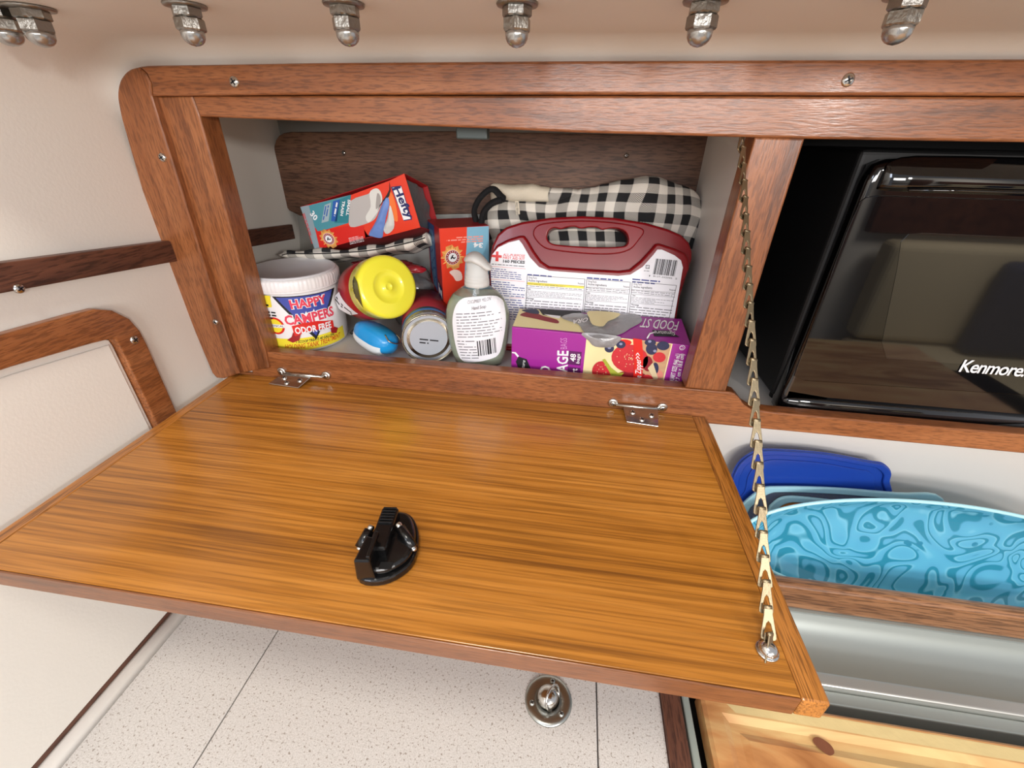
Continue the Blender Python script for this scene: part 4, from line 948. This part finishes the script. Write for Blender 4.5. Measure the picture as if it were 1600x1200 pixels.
# ------------------------------------------------------------------ purple carton of storage bags
Yf, Yb = 0.022, 0.0655
FL = at(800, 511, Y=Yf); FRr = at(1080, 540, Y=Yf); BL = at(812, 482, Y=Yb); BR = at(1065, 498, Y=Yb); _t = Plane(FL, FRr - FL, BL - FL); BR = _t.pos(*_t.uv(1065, 498))
pc = thing('bag_carton', ((FL.x + FRr.x) / 2, 0.045, FZ), 'purple carton of food storage bags with strawberries, torn open on top', 'carton')
m = M(); m.hexa([(FL.x, Yf, FZ), (FRr.x - 0.0005, Yf, FZ), (BR.x, Yb, FZ), (BL.x, Yb, FZ), FL, FRr, BR, BL], purple, 0.0005)
PF = Plane((FL.x, Yf, FZ), (1, 0, 0), (0, 0, 1)); PTp = Plane(FL, FRr - FL, BL - FL)
CR = [(916, 519), (1048, 536), (1045, 597), (903, 583)]
m.decal(PF, [(917, 522), (1051, 537), (1036, 600), (910, 588)], cream, 0.0002)
# print on the front
fr1 = mat('berry_red', 'c9323a', 0.4, var=0.15, vscale=500); fr2 = mat('berry_blue', '2c3050', 0.4, var=0.2, vscale=300); fr3 = mat('leaf_print', 'a9b23c', 0.5); fr4 = mat('berry_pale', 'd98a7a', 0.4); frd = mat('berry_dark', '8c1f2c', 0.4)
def E(cx, cy, rx, ry, mt, w, rot=0, n=20): m.decal(PF, ell(cx, cy, rx, ry, n, rot), mt, w)
m.decal(PF, [(1003, 532), (1049, 538), (1034, 600), (1000, 598)], mat('berry_mix', 'c7a07a', 0.4, var=0.2, vscale=200), 0.0003)
E(984, 560, 29, 22, fr1, 0.0005, 0.15); E(940, 580, 15, 16, fr1, 0.0005); E(985, 590, 26, 11, frd, 0.0004); E(975, 535, 12, 5, red, 0.0004)
E(952, 544, 7.5, 6.5, fr2, 0.0006); E(970, 538, 7.5, 6, fr2, 0.0006)
for (a, b_2) in ((952, 543), (970, 537), (1023, 548), (1015, 533)): E(a, b_2, 2.6, 2, mat('bloom', '8e93b4', 0.5), 0.0008)
m.decal(PF, [(941, 562), (945, 560), (955, 574), (965, 582), (975, 582), (968, 590), (955, 588), (952, 580)], fr3, 0.0007)
for k in range(26):
    a = random.uniform(0, 6.28); r_ = random.uniform(0, 0.85); E(984 + 27 * r_ * math.cos(a), 559 + 20 * r_ * math.sin(a), 0.7, 0.7, cream, 0.0008, n=6)
for k in range(12):
    a = random.uniform(0, 6.28); r_ = random.uniform(0, 0.8); E(940 + 13 * r_ * math.cos(a), 579 + 14 * r_ * math.sin(a), 0.6, 0.6, cream, 0.0008, n=6)
m.decal(PF, [(989, 528), (1003, 530), (1005, 560), (1003, 597), (989, 595), (991, 560)], red, 0.0009)
m.text(PF, 'Double Zipper>>', (1002, 610), (1001, 551), (993, 609), whiteI, 0.0011, bold=0.01)
E(1018, 545, 9, 9, fr2, 0.0006); E(1012, 568, 8, 12, frd, 0.0005); E(1030, 558, 10, 8, fr1, 0.0005); E(1036, 540, 10, 7, fr2, 0.0006); E(1016, 535, 9, 5, fr2, 0.0005); E(1026, 585, 10, 8, fr4, 0.0005); E(1024, 575, 5, 9, fr2, 0.0006); E(1011, 592, 9, 7, fr1, 0.0006)
m.decal(PF, [(1012, 575), (1020, 566), (1028, 590), (1024, 597)], mat('print_beige', 'd9c7a0', 0.4), 0.0007)
m.text(PF, 'BAGS', (886, 545), (886, 528), (875.5, 545), mat('print_pink', 'd79fd6', 0.4), 0.0004, bold=-0.01)
m.text(PF, 'STORAGE', (884, 622), (888, 548), (868, 621), whiteI, 0.0004, bold=0.02)
m.text(PF, 'FOOD', (860, 620), (860, 572), (844, 619), whiteI, 0.0004, bold=0.02)
m.decal(PF, [(889, 548), (909, 550), (907, 571), (887, 569)], purpleD, 0.0003); m.decal(PF, [(887, 573), (907, 575), (906, 596), (886, 594)], purpleD, 0.0003)
m.text(PF, '48', (899, 565), (900, 553), (890.5, 564), whiteI, 0.0005, bold=0.02); m.text(PF, 'bags', (905, 568), (906, 553), (900, 567), whiteI, 0.0005, bold=0.01); m.text(PF, 'Quart', (901, 600), (902, 576), (892, 599), whiteI, 0.0005, bold=0.01)
m.decal(PF, [(806, 565), (810, 557), (823, 561), (831, 580), (812, 580)], ink, 0.0004); m.text(PF, 'Signature', (817, 590), (821, 563), (812, 589), whiteI, 0.0006, shear=0.3); 
m.decal(PF, [(800, 549.5), (806, 550), (811, 556), (809, 558), (804, 552), (800, 551.5)], whiteI, 0.0005)
m.text(PF, 'QUART SIZE (946 mL)', (1052, 598), (1063, 553), (1045, 597), whiteI, 0.0004, bold=0.02)
m.text(PF, '(17.7 cm x 18.8 cm)', (1060, 602), (1069, 553), (1054, 601), whiteI, 0.0004, bold=0.02)
c_ = PF.uv(1066, 543); m.decal(PF, ell(c_[0], c_[1], 0.0028, 0.0028), whiteI, 0.0003, px=False); m.decal(PF, ell(c_[0], c_[1], 0.0022, 0.0022), purple, 0.0004, px=False)
m.text(PF, 'U', (1067.6, 545), (1067.9, 541.2), (1063.8, 544.6), whiteI, 0.0006)
# print on the top, with the dark slot painted in
m.decal(PTp, [(801, 510), (812, 483), (842, 484), (920, 500), (940, 518), (912, 520)], cream, 0.0003)
m.decal(PTp, sm([(812, 493), (830, 487), (848, 494), (870, 500), (872, 506), (855, 503), (838, 499)], 3), frd, 0.0005); m.decal(PTp, sm([(815, 485), (838, 484), (842, 491), (828, 490)], 3), fr2, 0.0006)
m.text(PTp, 'FOOD ST', (1061, 503), (1005, 498), (1057, 517), whiteI, 0.0005, bold=0.01)
m.decal(PTp, [(1019, 516), (1045, 517), (1062, 527), (1022, 526)], ink, 0.0004); m.text(PTp, 'Signature', (1055, 519), (1022, 517.5), (1056, 525), whiteI, 0.0006, shear=0.3)
m.tube([PTp.pos(*PTp.uv(*q), 0.0005) for q in ((1022, 520), (1015, 522), (1011, 529))], 0.0008, whiteI, seg=6)
m.decal(PTp, [(842, 484), (908, 487), (909, 491), (905, 495), (870, 496), (848, 493)], ink, 0.0008)  # shade inside the open slot, painted as flat black
m.decal(PTp, [(850, 492), (876, 495), (874, 499), (862, 497)], whiteI, 0.0010)
m.build('carton_body', pc)
# torn opening with the clear bags pushing out
bagM = mat('cloudy_plastic', '9c9c9e', 0.22, coat=0.6, alpha=0.92, bump=0.9, bscale=120)
def patch(P, pts, mt, h, name, parent, n=14, seed=0, w0=0.0005):
    uv = [P.uv(*q) for q in pts]; c = (sum(p[0] for p in uv) / len(uv), sum(p[1] for p in uv) / len(uv)); uv = sm(uv, 3)
    vs = []; fs = []; R_ = 7; K = len(uv)
    for r in range(R_ + 1):
        f = 1 - r / R_
        for p in uv:
            x = c[0] + (p[0] - c[0]) * f; y = c[1] + (p[1] - c[1]) * f
            z = h * (1 - f * f) + 0.25 * h * noise.noise(Vector((x * 160 + seed, y * 160, 0))) * (1 if f < 1 else 0)
            vs.append(P.pos(x, y, w0 + max(z, 0)))
    for r in range(R_):
        for k in range(K): l = (k + 1) % K; fs.append([r * K + k, r * K + l, (r + 1) * K + l, (r + 1) * K + k])
    mm = M(); mm.add(vs, fs, mt, True); return mm.build(name, parent)
patch(PTp, [(876, 497), (905, 490), (925, 500), (945, 493), (992, 492), (1003, 503), (985, 514), (968, 524), (935, 531), (912, 520), (903, 508)], bagM, 0.004, 'plastic_bag', pc, seed=3, w0=0.0011)
patch(PF, [(910, 519), (968, 525), (964, 536), (955, 542), (930, 541), (920, 532)], bagM, 0.003, 'plastic_bag', pc, seed=9, w0=0.0012)
m = M(); PT2 = Plane(PTp.pos(0, 0, 0.0065), PTp.x, PTp.y)
m.decal(PT2, sm([(921, 497), (920, 486), (967, 489), (962, 497), (950, 502), (942, 510), (928, 508), (923, 503)], 3), cream, 0.0, px=True)
m.text(PT2, 'ORA', (920, 496), (896, 500), (917, 503), whiteI, 0.0002, bold=0.01)
m.build('torn_flap', pc)

# ------------------------------------------------------------------ cartons of trash bags
def carton_print_logo(m, S, bl_, br_, tl_, bx):
    m.decal(S, bx, navy, 0.0003); 
    c = [sum(p[i] for p in bx) / 4 for i in (0, 1)]
    m.decal(S, [(c[0] + (p[0] - c[0]) * 0.86, c[1] + (p[1] - c[1]) * 0.95) for p in bx], whiteI, 0.0005)
    m.text(S, 'Hefty', bl_, br_, tl_, navy, 0.0007, bold=0.03)
def sunburst(m, S, c, r, px=True):
    u0 = S.uv(*c); u1 = S.uv(c[0] + r, c[1]); R_ = math.hypot(u1[0] - u0[0], u1[1] - u0[1])
    ray_ = mat('sunburst', 'f8b765', 0.4)
    pts = []
    for i in range(48):
        a = 2 * math.pi * i / 48; q = R_ * (1.7 if i % 4 == 0 else 1.35 if i % 2 == 0 else 1.04); pts.append((u0[0] + q * math.cos(a), u0[1] + q * math.sin(a)))
    m.decal(S, pts, ray_, 0.0004, px=False)
    for f, mt, w in ((1.0, whiteI, 0.0006), (0.95, redD, 0.0008), (0.62, whiteI, 0.0010)): m.decal(S, ell(u0[0], u0[1], R_ * f, R_ * f), mt, w, px=False)
    # arm holding a hammer
    k = R_ * 0.5
    m.decal(S, [(u0[0] + a * k, u0[1] + b_2 * k) for a, b_2 in ((-0.7, -0.3), (-0.2, 0.55), (0.1, 0.7), (0.3, 0.5), (0.0, 0.35), (0.35, -0.1), (0.75, 0.15), (0.8, -0.15), (0.3, -0.5), (-0.1, -0.1), (-0.3, -0.45))], ink, 0.0012, px=False)
    for i in range(16):
        a = 2 * math.pi * i / 16; m.decal(S, ell(u0[0] + R_ * 0.79 * math.cos(a), u0[1] + R_ * 0.79 * math.sin(a), R_ * 0.07, R_ * 0.07, 6), whiteI, 0.0011, px=False)

# upright one
HO = Vector((0.2330, 0.096, FZ)); hx = Vector((0.857, 0.515, 0)); hn = Vector((-0.515, 0.857, 0)); HW, HH, HD = 0.0610, 0.1375, 0.060
HF = Plane(HO, hx, (0, 0, 1))
hc = thing('trash_bag_carton', HO + hx * HW / 2 + hn * HD / 2, 'red and light blue carton standing upright behind the soap bottle', 'carton', 'red trash bag cartons')
m = M(); m.hexa([HO, HO + hx * HW, HO + hx * HW + hn * HD, HO + hn * HD] + [p + Vector((0, 0, HH)) for p in (HO, HO + hx * HW, HO + hx * HW + hn * HD, HO + hn * HD)], redD, 0.0005)
m.decal(HF, [(0.0004, 0.001), (HW - 0.0004, 0.001), (HW - 0.0004, HH - 0.0005), (0.0004, HH - 0.0005)], redO, 0.0001, px=False)
m.decal(HF, [(0.0335, HH - 0.0006), (HW - 0.0005, HH - 0.0006), (HW - 0.0005, 0.04), (0.026, 0.04), (0.0285, HH - 0.055), (0.0325, HH - 0.02)], cyanL, 0.0002, px=False)
m.rows(HF, (755, 367), (698, 370), (754, 378), 3, mat('coral_print', 'f09a8a', 0.5), 0.0004, seed=60, fill=0.5)
m.text(HF, '34', (754.5, 380), (740, 379), (754, 387), whiteI, 0.0004, bold=0.04)
sunburst(m, HF, (707, 402), 11)
m.decal(HF, sm([(702, 425), (711, 421), (720, 425), (722, 436), (713, 439), (708, 432)], 3), mat('print_cotton', 'eed3c8', 0.5), 0.0004)
HS = Plane(HO + hn * HD, -hn, (0, 0, 1)); 
m.decal(HS, [(HD * 0.25, 0.06), (HD * 0.62, 0.055), (HD * 0.62, HH - 0.001), (HD * 0.10, HH - 0.001), (HD * 0.1, 0.08)], mat('side_navy', '2c4a7a', 0.4), 0.0002, px=False)
m.rows(HS, (HD * 0.5, HH - 0.008), (HD * 0.5, 0.06), (HD * 0.2, HH - 0.008), 3, cyanL, 0.0004, px=False, seed=61, fill=0.3)
m.decal(HS, [(HD * 0.66, 0.020), (HD * 0.97, 0.012), (HD * 0.97, 0.066), (HD * 0.66, 0.074)], ink, 0.0002, px=False); m.decal(HS, [(HD * 0.70, 0.022), (HD * 0.94, 0.015), (HD * 0.94, 0.063), (HD * 0.70, 0.070)], whiteI, 0.0004, px=False)
m.text(HS, 'Hefty', (HD * 0.74, 0.068), (HD * 0.74, 0.020), (HD * 0.92, 0.066), navy, 0.0006, px=False, bold=0.03)
m.build('carton_body', hc)

# tilted open one on top
BLc = at(494, 388, Y=0.114); BRc = at(657, 355, Y=0.114); TRc = at(632, 271, Y=0.108); TLc = at(470, 323, Y=0.108)
dpt = Vector((0.010, 0.048, -0.0165))
tc_ = thing('trash_bag_carton', (BLc + BRc) / 2, 'tilted, torn-open red carton of small trash bags lying on the checked potholder', 'carton', 'red trash bag cartons')
FT = Plane(BLc, BRc - BLc, TLc - BLc)
th = 0.0008
m = M()
def wall(a, b_2, c2, d, mt, inn):
    n_ = (b_2 - a).cross(d - a).normalized() * th
    m.hexa([a, b_2, c2, d, a + n_, b_2 + n_, c2 + n_, d + n_], mt)
wall(BLc + dpt, BRc + dpt, TRc + dpt, TLc + dpt, redD, kraft)         # back
wall(TLc, TLc + dpt, TRc + dpt, TRc, redD, kraft)                     # top
wall(BLc, BRc, BRc + dpt, BLc + dpt, redD, kraft)                     # bottom
wall(BLc, BLc + dpt, TLc + dpt, TLc, redD, kraft)                     # left end
# front wall with the torn mouth
fo = [FT.uv(*q) for q in [(494, 389), (527, 383), (571, 370), (569, 358), (575, 367), (595, 371), (657, 355), (632, 271), (609, 282), (550, 304), (491, 318), (470, 323)]]
m.plate(FT, fo, 0.0008, redO, bevel=0.0)
m.build('carton_shell', tc_)
m = M()
m.decal(FT, [(471, 324), (489, 319), (549, 304), (545, 348), (498, 362), (484, 363)], mat('faded_teal', '4f93a0', 0.4), 0.0010)
m.decal(FT, [(549, 304), (545, 348), (523, 348), (532, 311)], teal, 0.0012)
m.decal(FT, [(532, 311), (527, 346), (518, 345), (521, 314)], bluep, 0.0012)
m.decal(FT, [(518, 316), (514, 345), (503, 348), (508, 320)], mat('mist_grey', '9fb3ba', 0.4), 0.0012)
m.text(FT, 'SMALL', (544.5, 311), (541.5, 336), (548.5, 312), whiteI, 0.0014, bold=0.03); m.text(FT, 'TRASH', (536, 313), (532.5, 336), (540, 314), whiteI, 0.0014, bold=0.03)
m.rows(FT, (530, 317), (526, 338), (525, 315), 1, whiteI, 0.0014, seed=70); m.rows(FT, (516, 320), (512, 342), (508, 322), 2, bluep, 0.0014, seed=71)
bin_ = mat('bin_grey', 'b9b5b2', 0.5)
m.decal(FT, sm([(549, 313), (575, 303), (583, 298), (592, 296), (598, 310), (594, 325), (586, 342), (570, 350), (548, 354), (546, 335)], 3), bin_, 0.0012)
m.decal(FT, sm([(578, 301), (587, 294), (594, 297), (598, 309), (594, 325), (583, 341), (576, 347), (572, 338), (580, 322)], 3), mat('bag_white', 'dcdcd6', 0.5), 0.0014)
m.decal(FT, sm([(590, 302), (595, 306), (595, 318), (588, 326)], 3), mat('bin_shade', 'a39f9b', 0.5), 0.0016)
m.decal(FT, [(489, 349), (497, 361), (545, 352), (570, 353), (569, 358), (571, 371), (527, 383), (492, 388)], red, 0.0011)
m.decal(FT, [(470, 323), (484, 363), (492, 388), (500, 387), (490, 345), (483, 320)], mat('flap_fade', '8fa0a8', 0.4), 0.0012)
sunburst(m, Plane(FT.pos(0, 0, 0.0010), FT.x, FT.y), (514, 373), 8.5)
m.rows(FT, (545, 371), (567, 366), (548, 382), 5, whiteI, 0.0014, seed=73, fill=0.3)
m.text(FT, '30', (485, 334), (493, 345), (490, 328), whiteI, 0.0014, bold=0.03)
m.rows(FT, (477, 332), (492, 380), (473, 334), 2, red, 0.0014, seed=72)
glow = mat('print_glow', 'f27a3a', 0.4, var=0.1, vscale=80)
m.decal(FT, sm([(612, 300), (619, 320), (622, 345), (613, 340), (608, 320), (607, 308)], 3), glow, 0.0011)
FT2 = Plane(FT.pos(0, 0, 0.0010), FT.x, FT.y); carton_print_logo(m, FT2, (614, 294), (637, 342), (625, 290), [(611, 292), (627, 290), (644, 343), (631, 345)])
m.build('carton_print', tc_)
# dark torn cut and crumpled bag inside
m = M(); m.decal(FT, [(609, 283), (611, 296), (609, 306), (598, 316), (590, 330), (594, 320), (605, 304), (609, 296)], ink, 0.0017)
m.build('tear', tc_)
blB = mat('bag_blue', '6f8fd0', 0.35, coat=0.3, bump=0.4, bscale=150)
patch(FT, [(605, 306), (609, 318), (604, 338), (600, 360), (597, 371), (583, 369), (577, 365), (588, 345), (595, 325)], blB, 0.003, 'torn_liner', tc_, seed=5, w0=0.0014)
patch(FT, [(610, 320), (616, 340), (616, 356), (606, 365), (600, 358), (606, 340)], mat('bag_white2', 'd5d4cf', 0.4, bump=0.3, bscale=200), 0.0025, 'torn_liner', tc_, seed=6, w0=0.0016)
m = M()
e_ = (BRc - BLc).normalized(); pts = []
for i in range(6):
    for j in range(6):
        p = BRc.lerp(BRc + dpt, 0.08 + 0.84 * i / 5).lerp(TRc.lerp(TRc + dpt, 0.08 + 0.84 * i / 5), 0.05 + 0.9 * j / 5) - e_ * (0.005 + 0.004 * noise.noise(Vector((i * 1.3, j * 0.9, 4))))
        pts.append(p)
m.add(pts, [[i * 6 + j, i * 6 + j + 1, i * 6 + j + 7, i * 6 + j + 6] for i in range(5) for j in range(5)], mat('dark_bags', '5a5c60', 0.25, coat=0.5, bump=0.6, bscale=200), True); m.build('bag_roll', tc_)

# ------------------------------------------------------------------ checked cloth
def plaid(name, p, axes=('X', 'Z'), off=(0, 0), rot=0.0):
    m, nt, b, N, L = nodes(name); tc = N('TexCoord'); uv = N('UVMap'); uv.uv_map = 'w'
    sp_ = N('SeparateXYZ'); L(uv.outputs['UV'], sp_.inputs[0])
    def stripe(out, o):
        a = N('Math'); a.operation = 'MULTIPLY_ADD'; L(out, a.inputs[0]); a.inputs[1].default_value = 1 / p; a.inputs[2].default_value = o
        f = N('Math'); f.operation = 'FRACT'; L(a.outputs[0], f.inputs[0]); g = N('Math'); g.operation = 'GREATER_THAN'; L(f.outputs[0], g.inputs[0]); g.inputs[1].default_value = 0.5; return g.outputs[0]
    s1 = stripe(sp_.outputs[0], off[0]); s2 = stripe(sp_.outputs[1], off[1])
    ad = N('Math'); ad.operation = 'ADD'; L(s1, ad.inputs[0]); L(s2, ad.inputs[1])
    ck = N('TexChecker'); ck.inputs['Scale'].default_value = 1100; L(uv.outputs['UV'], ck.inputs['Vector']); ck.inputs['Color1'].default_value = (1, 1, 1, 1); ck.inputs['Color2'].default_value = (0, 0, 0, 1)
    c1 = N('Math'); c1.operation = 'SUBTRACT'; L(ck.outputs['Fac'], c1.inputs[0]); c1.inputs[1].default_value = 0.5
    # value: 0 white, 1 twill mix, 2 black
    v = N('Math'); v.operation = 'ADD'; L(ad.outputs[0], v.inputs[0])
    tw = N('Math'); tw.operation = 'MULTIPLY'; L(c1.outputs[0], tw.inputs[0]); tw.inputs[1].default_value = 0.9; L(tw.outputs[0], v.inputs[1])
    cr = N('ValToRGB'); cr.color_ramp.interpolation = 'CONSTANT'; e = cr.color_ramp.elements
    h = N('Math'); h.operation = 'MULTIPLY_ADD'; L(v.outputs[0], h.inputs[0]); h.inputs[1].default_value = 0.4; h.inputs[2].default_value = 0.1
    e[0].position = 0; e[0].color = lin('ebe4d8'); e[1].position = 0.5; e[1].color = lin('1c1c1e'); L(h.outputs[0], cr.inputs['Fac'])
    L(cr.outputs['Color'], b.inputs['Base Color']); b.inputs['Roughness'].default_value = 0.9
    n = N('TexNoise'); n.inputs['Scale'].default_value = 600; L(tc.outputs['Object'], n.inputs['Vector'])
    bp = N('Bump'); bp.inputs['Strength'].default_value = 0.4; bp.inputs['Distance'].default_value = 0.001; L(n.outputs['Fac'], bp.inputs['Height']); L(bp.outputs['Normal'], b.inputs['Normal'])
    return m
plM = plaid('buffalo_check', 0.0236)
creamC = mat('cream_cloth', 'ddd2bd', 0.9, bump=0.3, bscale=500)
blackC = mat('black_cloth', '141416', 0.9, bump=0.3, bscale=500)
def cloth(name, parent, rings, uvs, mt, loc=None):
    m = M(); m.loft(rings, mt); o = m.build(name, parent)
    me = o.data; uvl = me.uv_layers.new(name='w'); flat = [q for r in uvs for q in r]
    for lp in me.loops: uvl.data[lp.index].uv = flat[lp.vertex_index]
    return o
# oven mitt behind the kit
om = thing('oven_mitt', (0.40, 0.175, 0.10), 'puffy black and cream checked oven mitt standing behind the first aid kit', 'oven mitt')
def mittring(x, zt, zb_, yc_, ry, n=40, seed=0):
    out = []; uvs = []; zc_ = (zt + zb_) / 2; rz = (zt - zb_) / 2; arc = 0; prev = None
    for i in range(n):
        a = math.pi / 2 + 2 * math.pi * i / n; c, s_ = math.cos(a), math.sin(a)
        p = Vector((x, yc_ - ry * math.copysign(abs(c) ** 0.8, -c) * -1, zc_ + rz * math.copysign(abs(s_) ** 0.8, s_)))
        p.y = yc_ + ry * math.copysign(abs(c) ** 0.8, c)
        k = 0.0035 * noise.noise(Vector((x * 38, p.z * 45, seed))) + 0.0015 * noise.noise(Vector((x * 110, p.z * 90, seed + 4)))
        p += Vector((0, -k if c < 0 else k, k * 0.7)); out.append(p); uvs.append((x + 0.012 * noise.noise(Vector((x * 20, p.z * 20, 1))), p.z * 1.02 + (p.y - yc_) * 0.6))
    return out, uvs
Ym = 0.1735
def zpx(x, y): return at(x, y, Y=Ym - 0.012).z
def xpx(x, y): return at(x, y, Y=Ym - 0.012).x
ctl = [(750, 352, 0.008), (758, 326, 0.014), (775, 314, 0.020), (800, 312, 0.022), (840, 316, 0.022), (870, 312, 0.023), (900, 300, 0.026), (940, 289, 0.029), (980, 282, 0.030), (1010, 279, 0.031), (1040, 281, 0.031), (1068, 290, 0.029), (1088, 300, 0.026), (1101, 318, 0.018), (1105, 335, 0.008)]
R_ = []; U_ = []
cs = sm(ctl, 4, closed=False)
for (px_, py_, ry) in cs:
    z = zpx(px_, py_); x = xpx(px_, py_); zb2 = 0.09 + max(0, (0.305 - x)) * 1.5 + max(0, x - 0.505) * 1.5
    zb2 = min(zb2, z - 0.012); r, u = mittring(x, z, zb2, Ym, ry * 0.82); R_.append(r); U_.append(u)
cloth('mitt_body', om, R_, U_, plM)
m = M(); RR_ = []; Ucf = []
for (px_, py_, ry) in sm([(764, 292, 0.004), (772, 289, 0.011), (800, 290, 0.014), (830, 291, 0.014), (855, 294, 0.013), (858, 296, 0.012)], 4, closed=False):
    z = zpx(px_, py_); x = xpx(px_, py_); r, u = mittring(x, z, zpx(px_, 318), Ym + 0.003, ry, seed=5); RR_.append(r); Ucf.append(u)
cloth('cuff_lining', om, RR_, Ucf, creamC)
RR_ = []; Ucf = []
for (px_, py_, ry) in sm([(857, 296, 0.012), (862, 294, 0.013), (885, 297, 0.013), (910, 300, 0.012), (925, 296, 0.008)], 4, closed=False):
    z = zpx(px_, py_); x = xpx(px_, py_); r, u = mittring(x, z, zpx(px_, 318), Ym + 0.003, ry, seed=8); RR_.append(r); Ucf.append(u)
cloth('mitt_thumb', om, RR_, Ucf, plM)
m = M(); lp = [at(x, y, Y=yy) for x, y, yy in ((745, 348, 0.150), (741, 330, 0.148), (748, 312, 0.147), (762, 298, 0.147), (772, 296, 0.146), (782, 306, 0.144), (788, 311, 0.146))]
m.tube(sm(lp, 5, closed=False), 0.0062, blackC, flat=0.55, seg=12)
lp = [at(x, y, Y=yy) for x, y, yy in ((752, 350, 0.143), (756, 332, 0.140), (768, 318, 0.138), (784, 312, 0.140))]
m.tube(sm(lp, 5, closed=False), 0.0068, blackC, flat=0.55, seg=12); m.build('hanging_loop', om)
m = M(); LP = Plane(at(806, 325, Y=0.150), (1, 0, 0), (0, 0, 1)); m.decal(LP, [(805, 314), (811, 314), (813, 334), (807, 335)], creamC, 0.003)
m.text(LP, 'eKaty Day', (811, 334), (809, 315), (807, 334.5), ink, 0.0034); m.build('fabric_tag', om)

# flat potholder under the tilted carton
ph = thing('potholder', (0.13, 0.12, 0.115), 'flat black and cream checked potholder laid across the white tub lid', 'potholder')
pth = [(439, 399), (450, 396), (480, 396), (520, 395), (555, 393), (590, 389), (620, 383), (645, 377), (664, 371)]
R_ = []; U_ = []
for k, (px_, py_) in enumerate(sm(pth, 4, closed=False)):
    p0 = at(px_, py_, Y=0.106); e_k = k / 32; hh = 0.0068 * min(1, 0.35 + 5 * e_k); out = []; uvs = []
    for i in range(24):
        a = 2 * math.pi * i / 24; c, s_ = math.cos(a), math.sin(a)
        p = Vector((p0.x + 0.004 * c * (k == 0), 0.128 + 0.021 * math.copysign(abs(c) ** 0.35, c), p0.z + hh * math.copysign(abs(s_) ** 0.6, s_) * (0.85 + 0.25 * math.sin(k * 0.8))))
        p.z += -(p.y - 0.107) * 0.36 + 0.0012 * noise.noise(Vector((p.x * 60, p.y * 40, 2))); out.append(p); uvs.append((p.x, p.y + s_ * 0.008))
    R_.append(out); U_.append(uvs)
ph_ = cloth('potholder_pad', ph, R_, U_, plaid('potholder_check', 0.0240, off=(0.3, 0.02)))
# seam
m = M(); m.tube([at(px_, py_ + 0.5, Y=0.1052) for px_, py_ in sm(pth, 4, closed=False)][1:], 0.0007, blackC, seg=6); m.build('seam', ph)

# plastic bag stuffed behind the canister
bg = thing('plastic_pouch', (0.17, 0.125, FZ), 'crumpled clear pouch with red print stuffed behind the yellow lid', 'pouch')
pouM = mat('smoky_plastic', '6e6c6c', 0.2, coat=0.6, bump=0.7, bscale=80); pouR = mat('pouch_red', 'a3202c', 0.25, coat=0.5, bump=0.4, bscale=90)
def blob(c, r, mt, seed, nm, par, n=28, k=0.25):
    m = M(); R2 = []
    for i in range(1, n // 2):
        ph_2 = math.pi * i / (n // 2); ring = []
        for j in range(n):
            t = 2 * math.pi * j / n; d = Vector((math.sin(ph_2) * math.cos(t), math.sin(ph_2) * math.sin(t), math.cos(ph_2)))
            f = 1 + k * noise.noise(d * 2.2 + Vector((seed, 0, 0))) + k * 0.5 * noise.noise(d * 6 + Vector((0, seed, 0)))
            ring.append(Vector(c) + Vector((d.x * r[0], d.y * r[1], d.z * r[2])) * f)
        R2.append(ring)
    m.loft(R2, mt); return m.build(nm, par)
blob((0.172, 0.138, 0.062), (0.038, 0.024, 0.040), pouM, 3, 'pouch_body', bg)
blob((0.160, 0.112, 0.105), (0.046, 0.020, 0.0080), pouR, 8, 'pouch_print', bg)
blob((0.205, 0.098, 0.066), (0.008, 0.005, 0.012), mat('scrap', 'aebfd6', 0.4), 2, 'pouch_corner', bg, 14)

# ------------------------------------------------------------------ cabin behind the camera (seen in the glossy surfaces)
m = M(); m.box((BX, -2.35, -1.2), (4.2, -2.30, 0.9), whiteB); struct(m.build('wall_opposite'))
m = M(); m.box((1.95, -2.29, -0.17), (4.1, -2.24, 0.26), teakD, 0.004); struct(m.build('trim_3'))
m = M(); m.box((1.55, -2.29, -1.1), (1.85, -2.22, 0.5), teakD, 0.004); struct(m.build('trim_4'))
m = M(); m.box((-0.02, -2.29, -0.30), (1.5, -2.26, -0.24), teakX, 0.004); struct(m.build('trim_5'))
st = thing('settee', (2.9, -2.0, -1.2), 'cream fabric settee on the far side of the cabin, reflected in the microwave', 'settee')
fab = mat('cream_upholstery', 'cbbd9f', 0.9, bump=0.3, bscale=300)
m = M(); m.box((2.0, -2.2, -0.95), (4.0, -1.6, -0.74), fab, 0.04, 4); m.build('seat_cushion', st)
for k in range(2):
    m = M(); m.box((2.02 + k * 0.98, -2.24, -0.73), (2.98 + k * 0.98, -2.10, -0.19), fab, 0.04, 4); m.build('back_cushion', st)
m = M(); m.box((2.0, -2.18, -1.2), (4.0, -1.62, -0.955), teakX, 0.004); m.build('settee_base', st)
m = M(); m.box((2.50, -2.08, -0.735), (2.92, -1.98, -0.24), mat('navy_cloth', '1f2b4a', 0.9), 0.045, 4)
o = m.build('pillow', loc=(2.7, -2.03, -0.735)); tag(o, 'navy pillow standing on the cream settee', 'pillow')
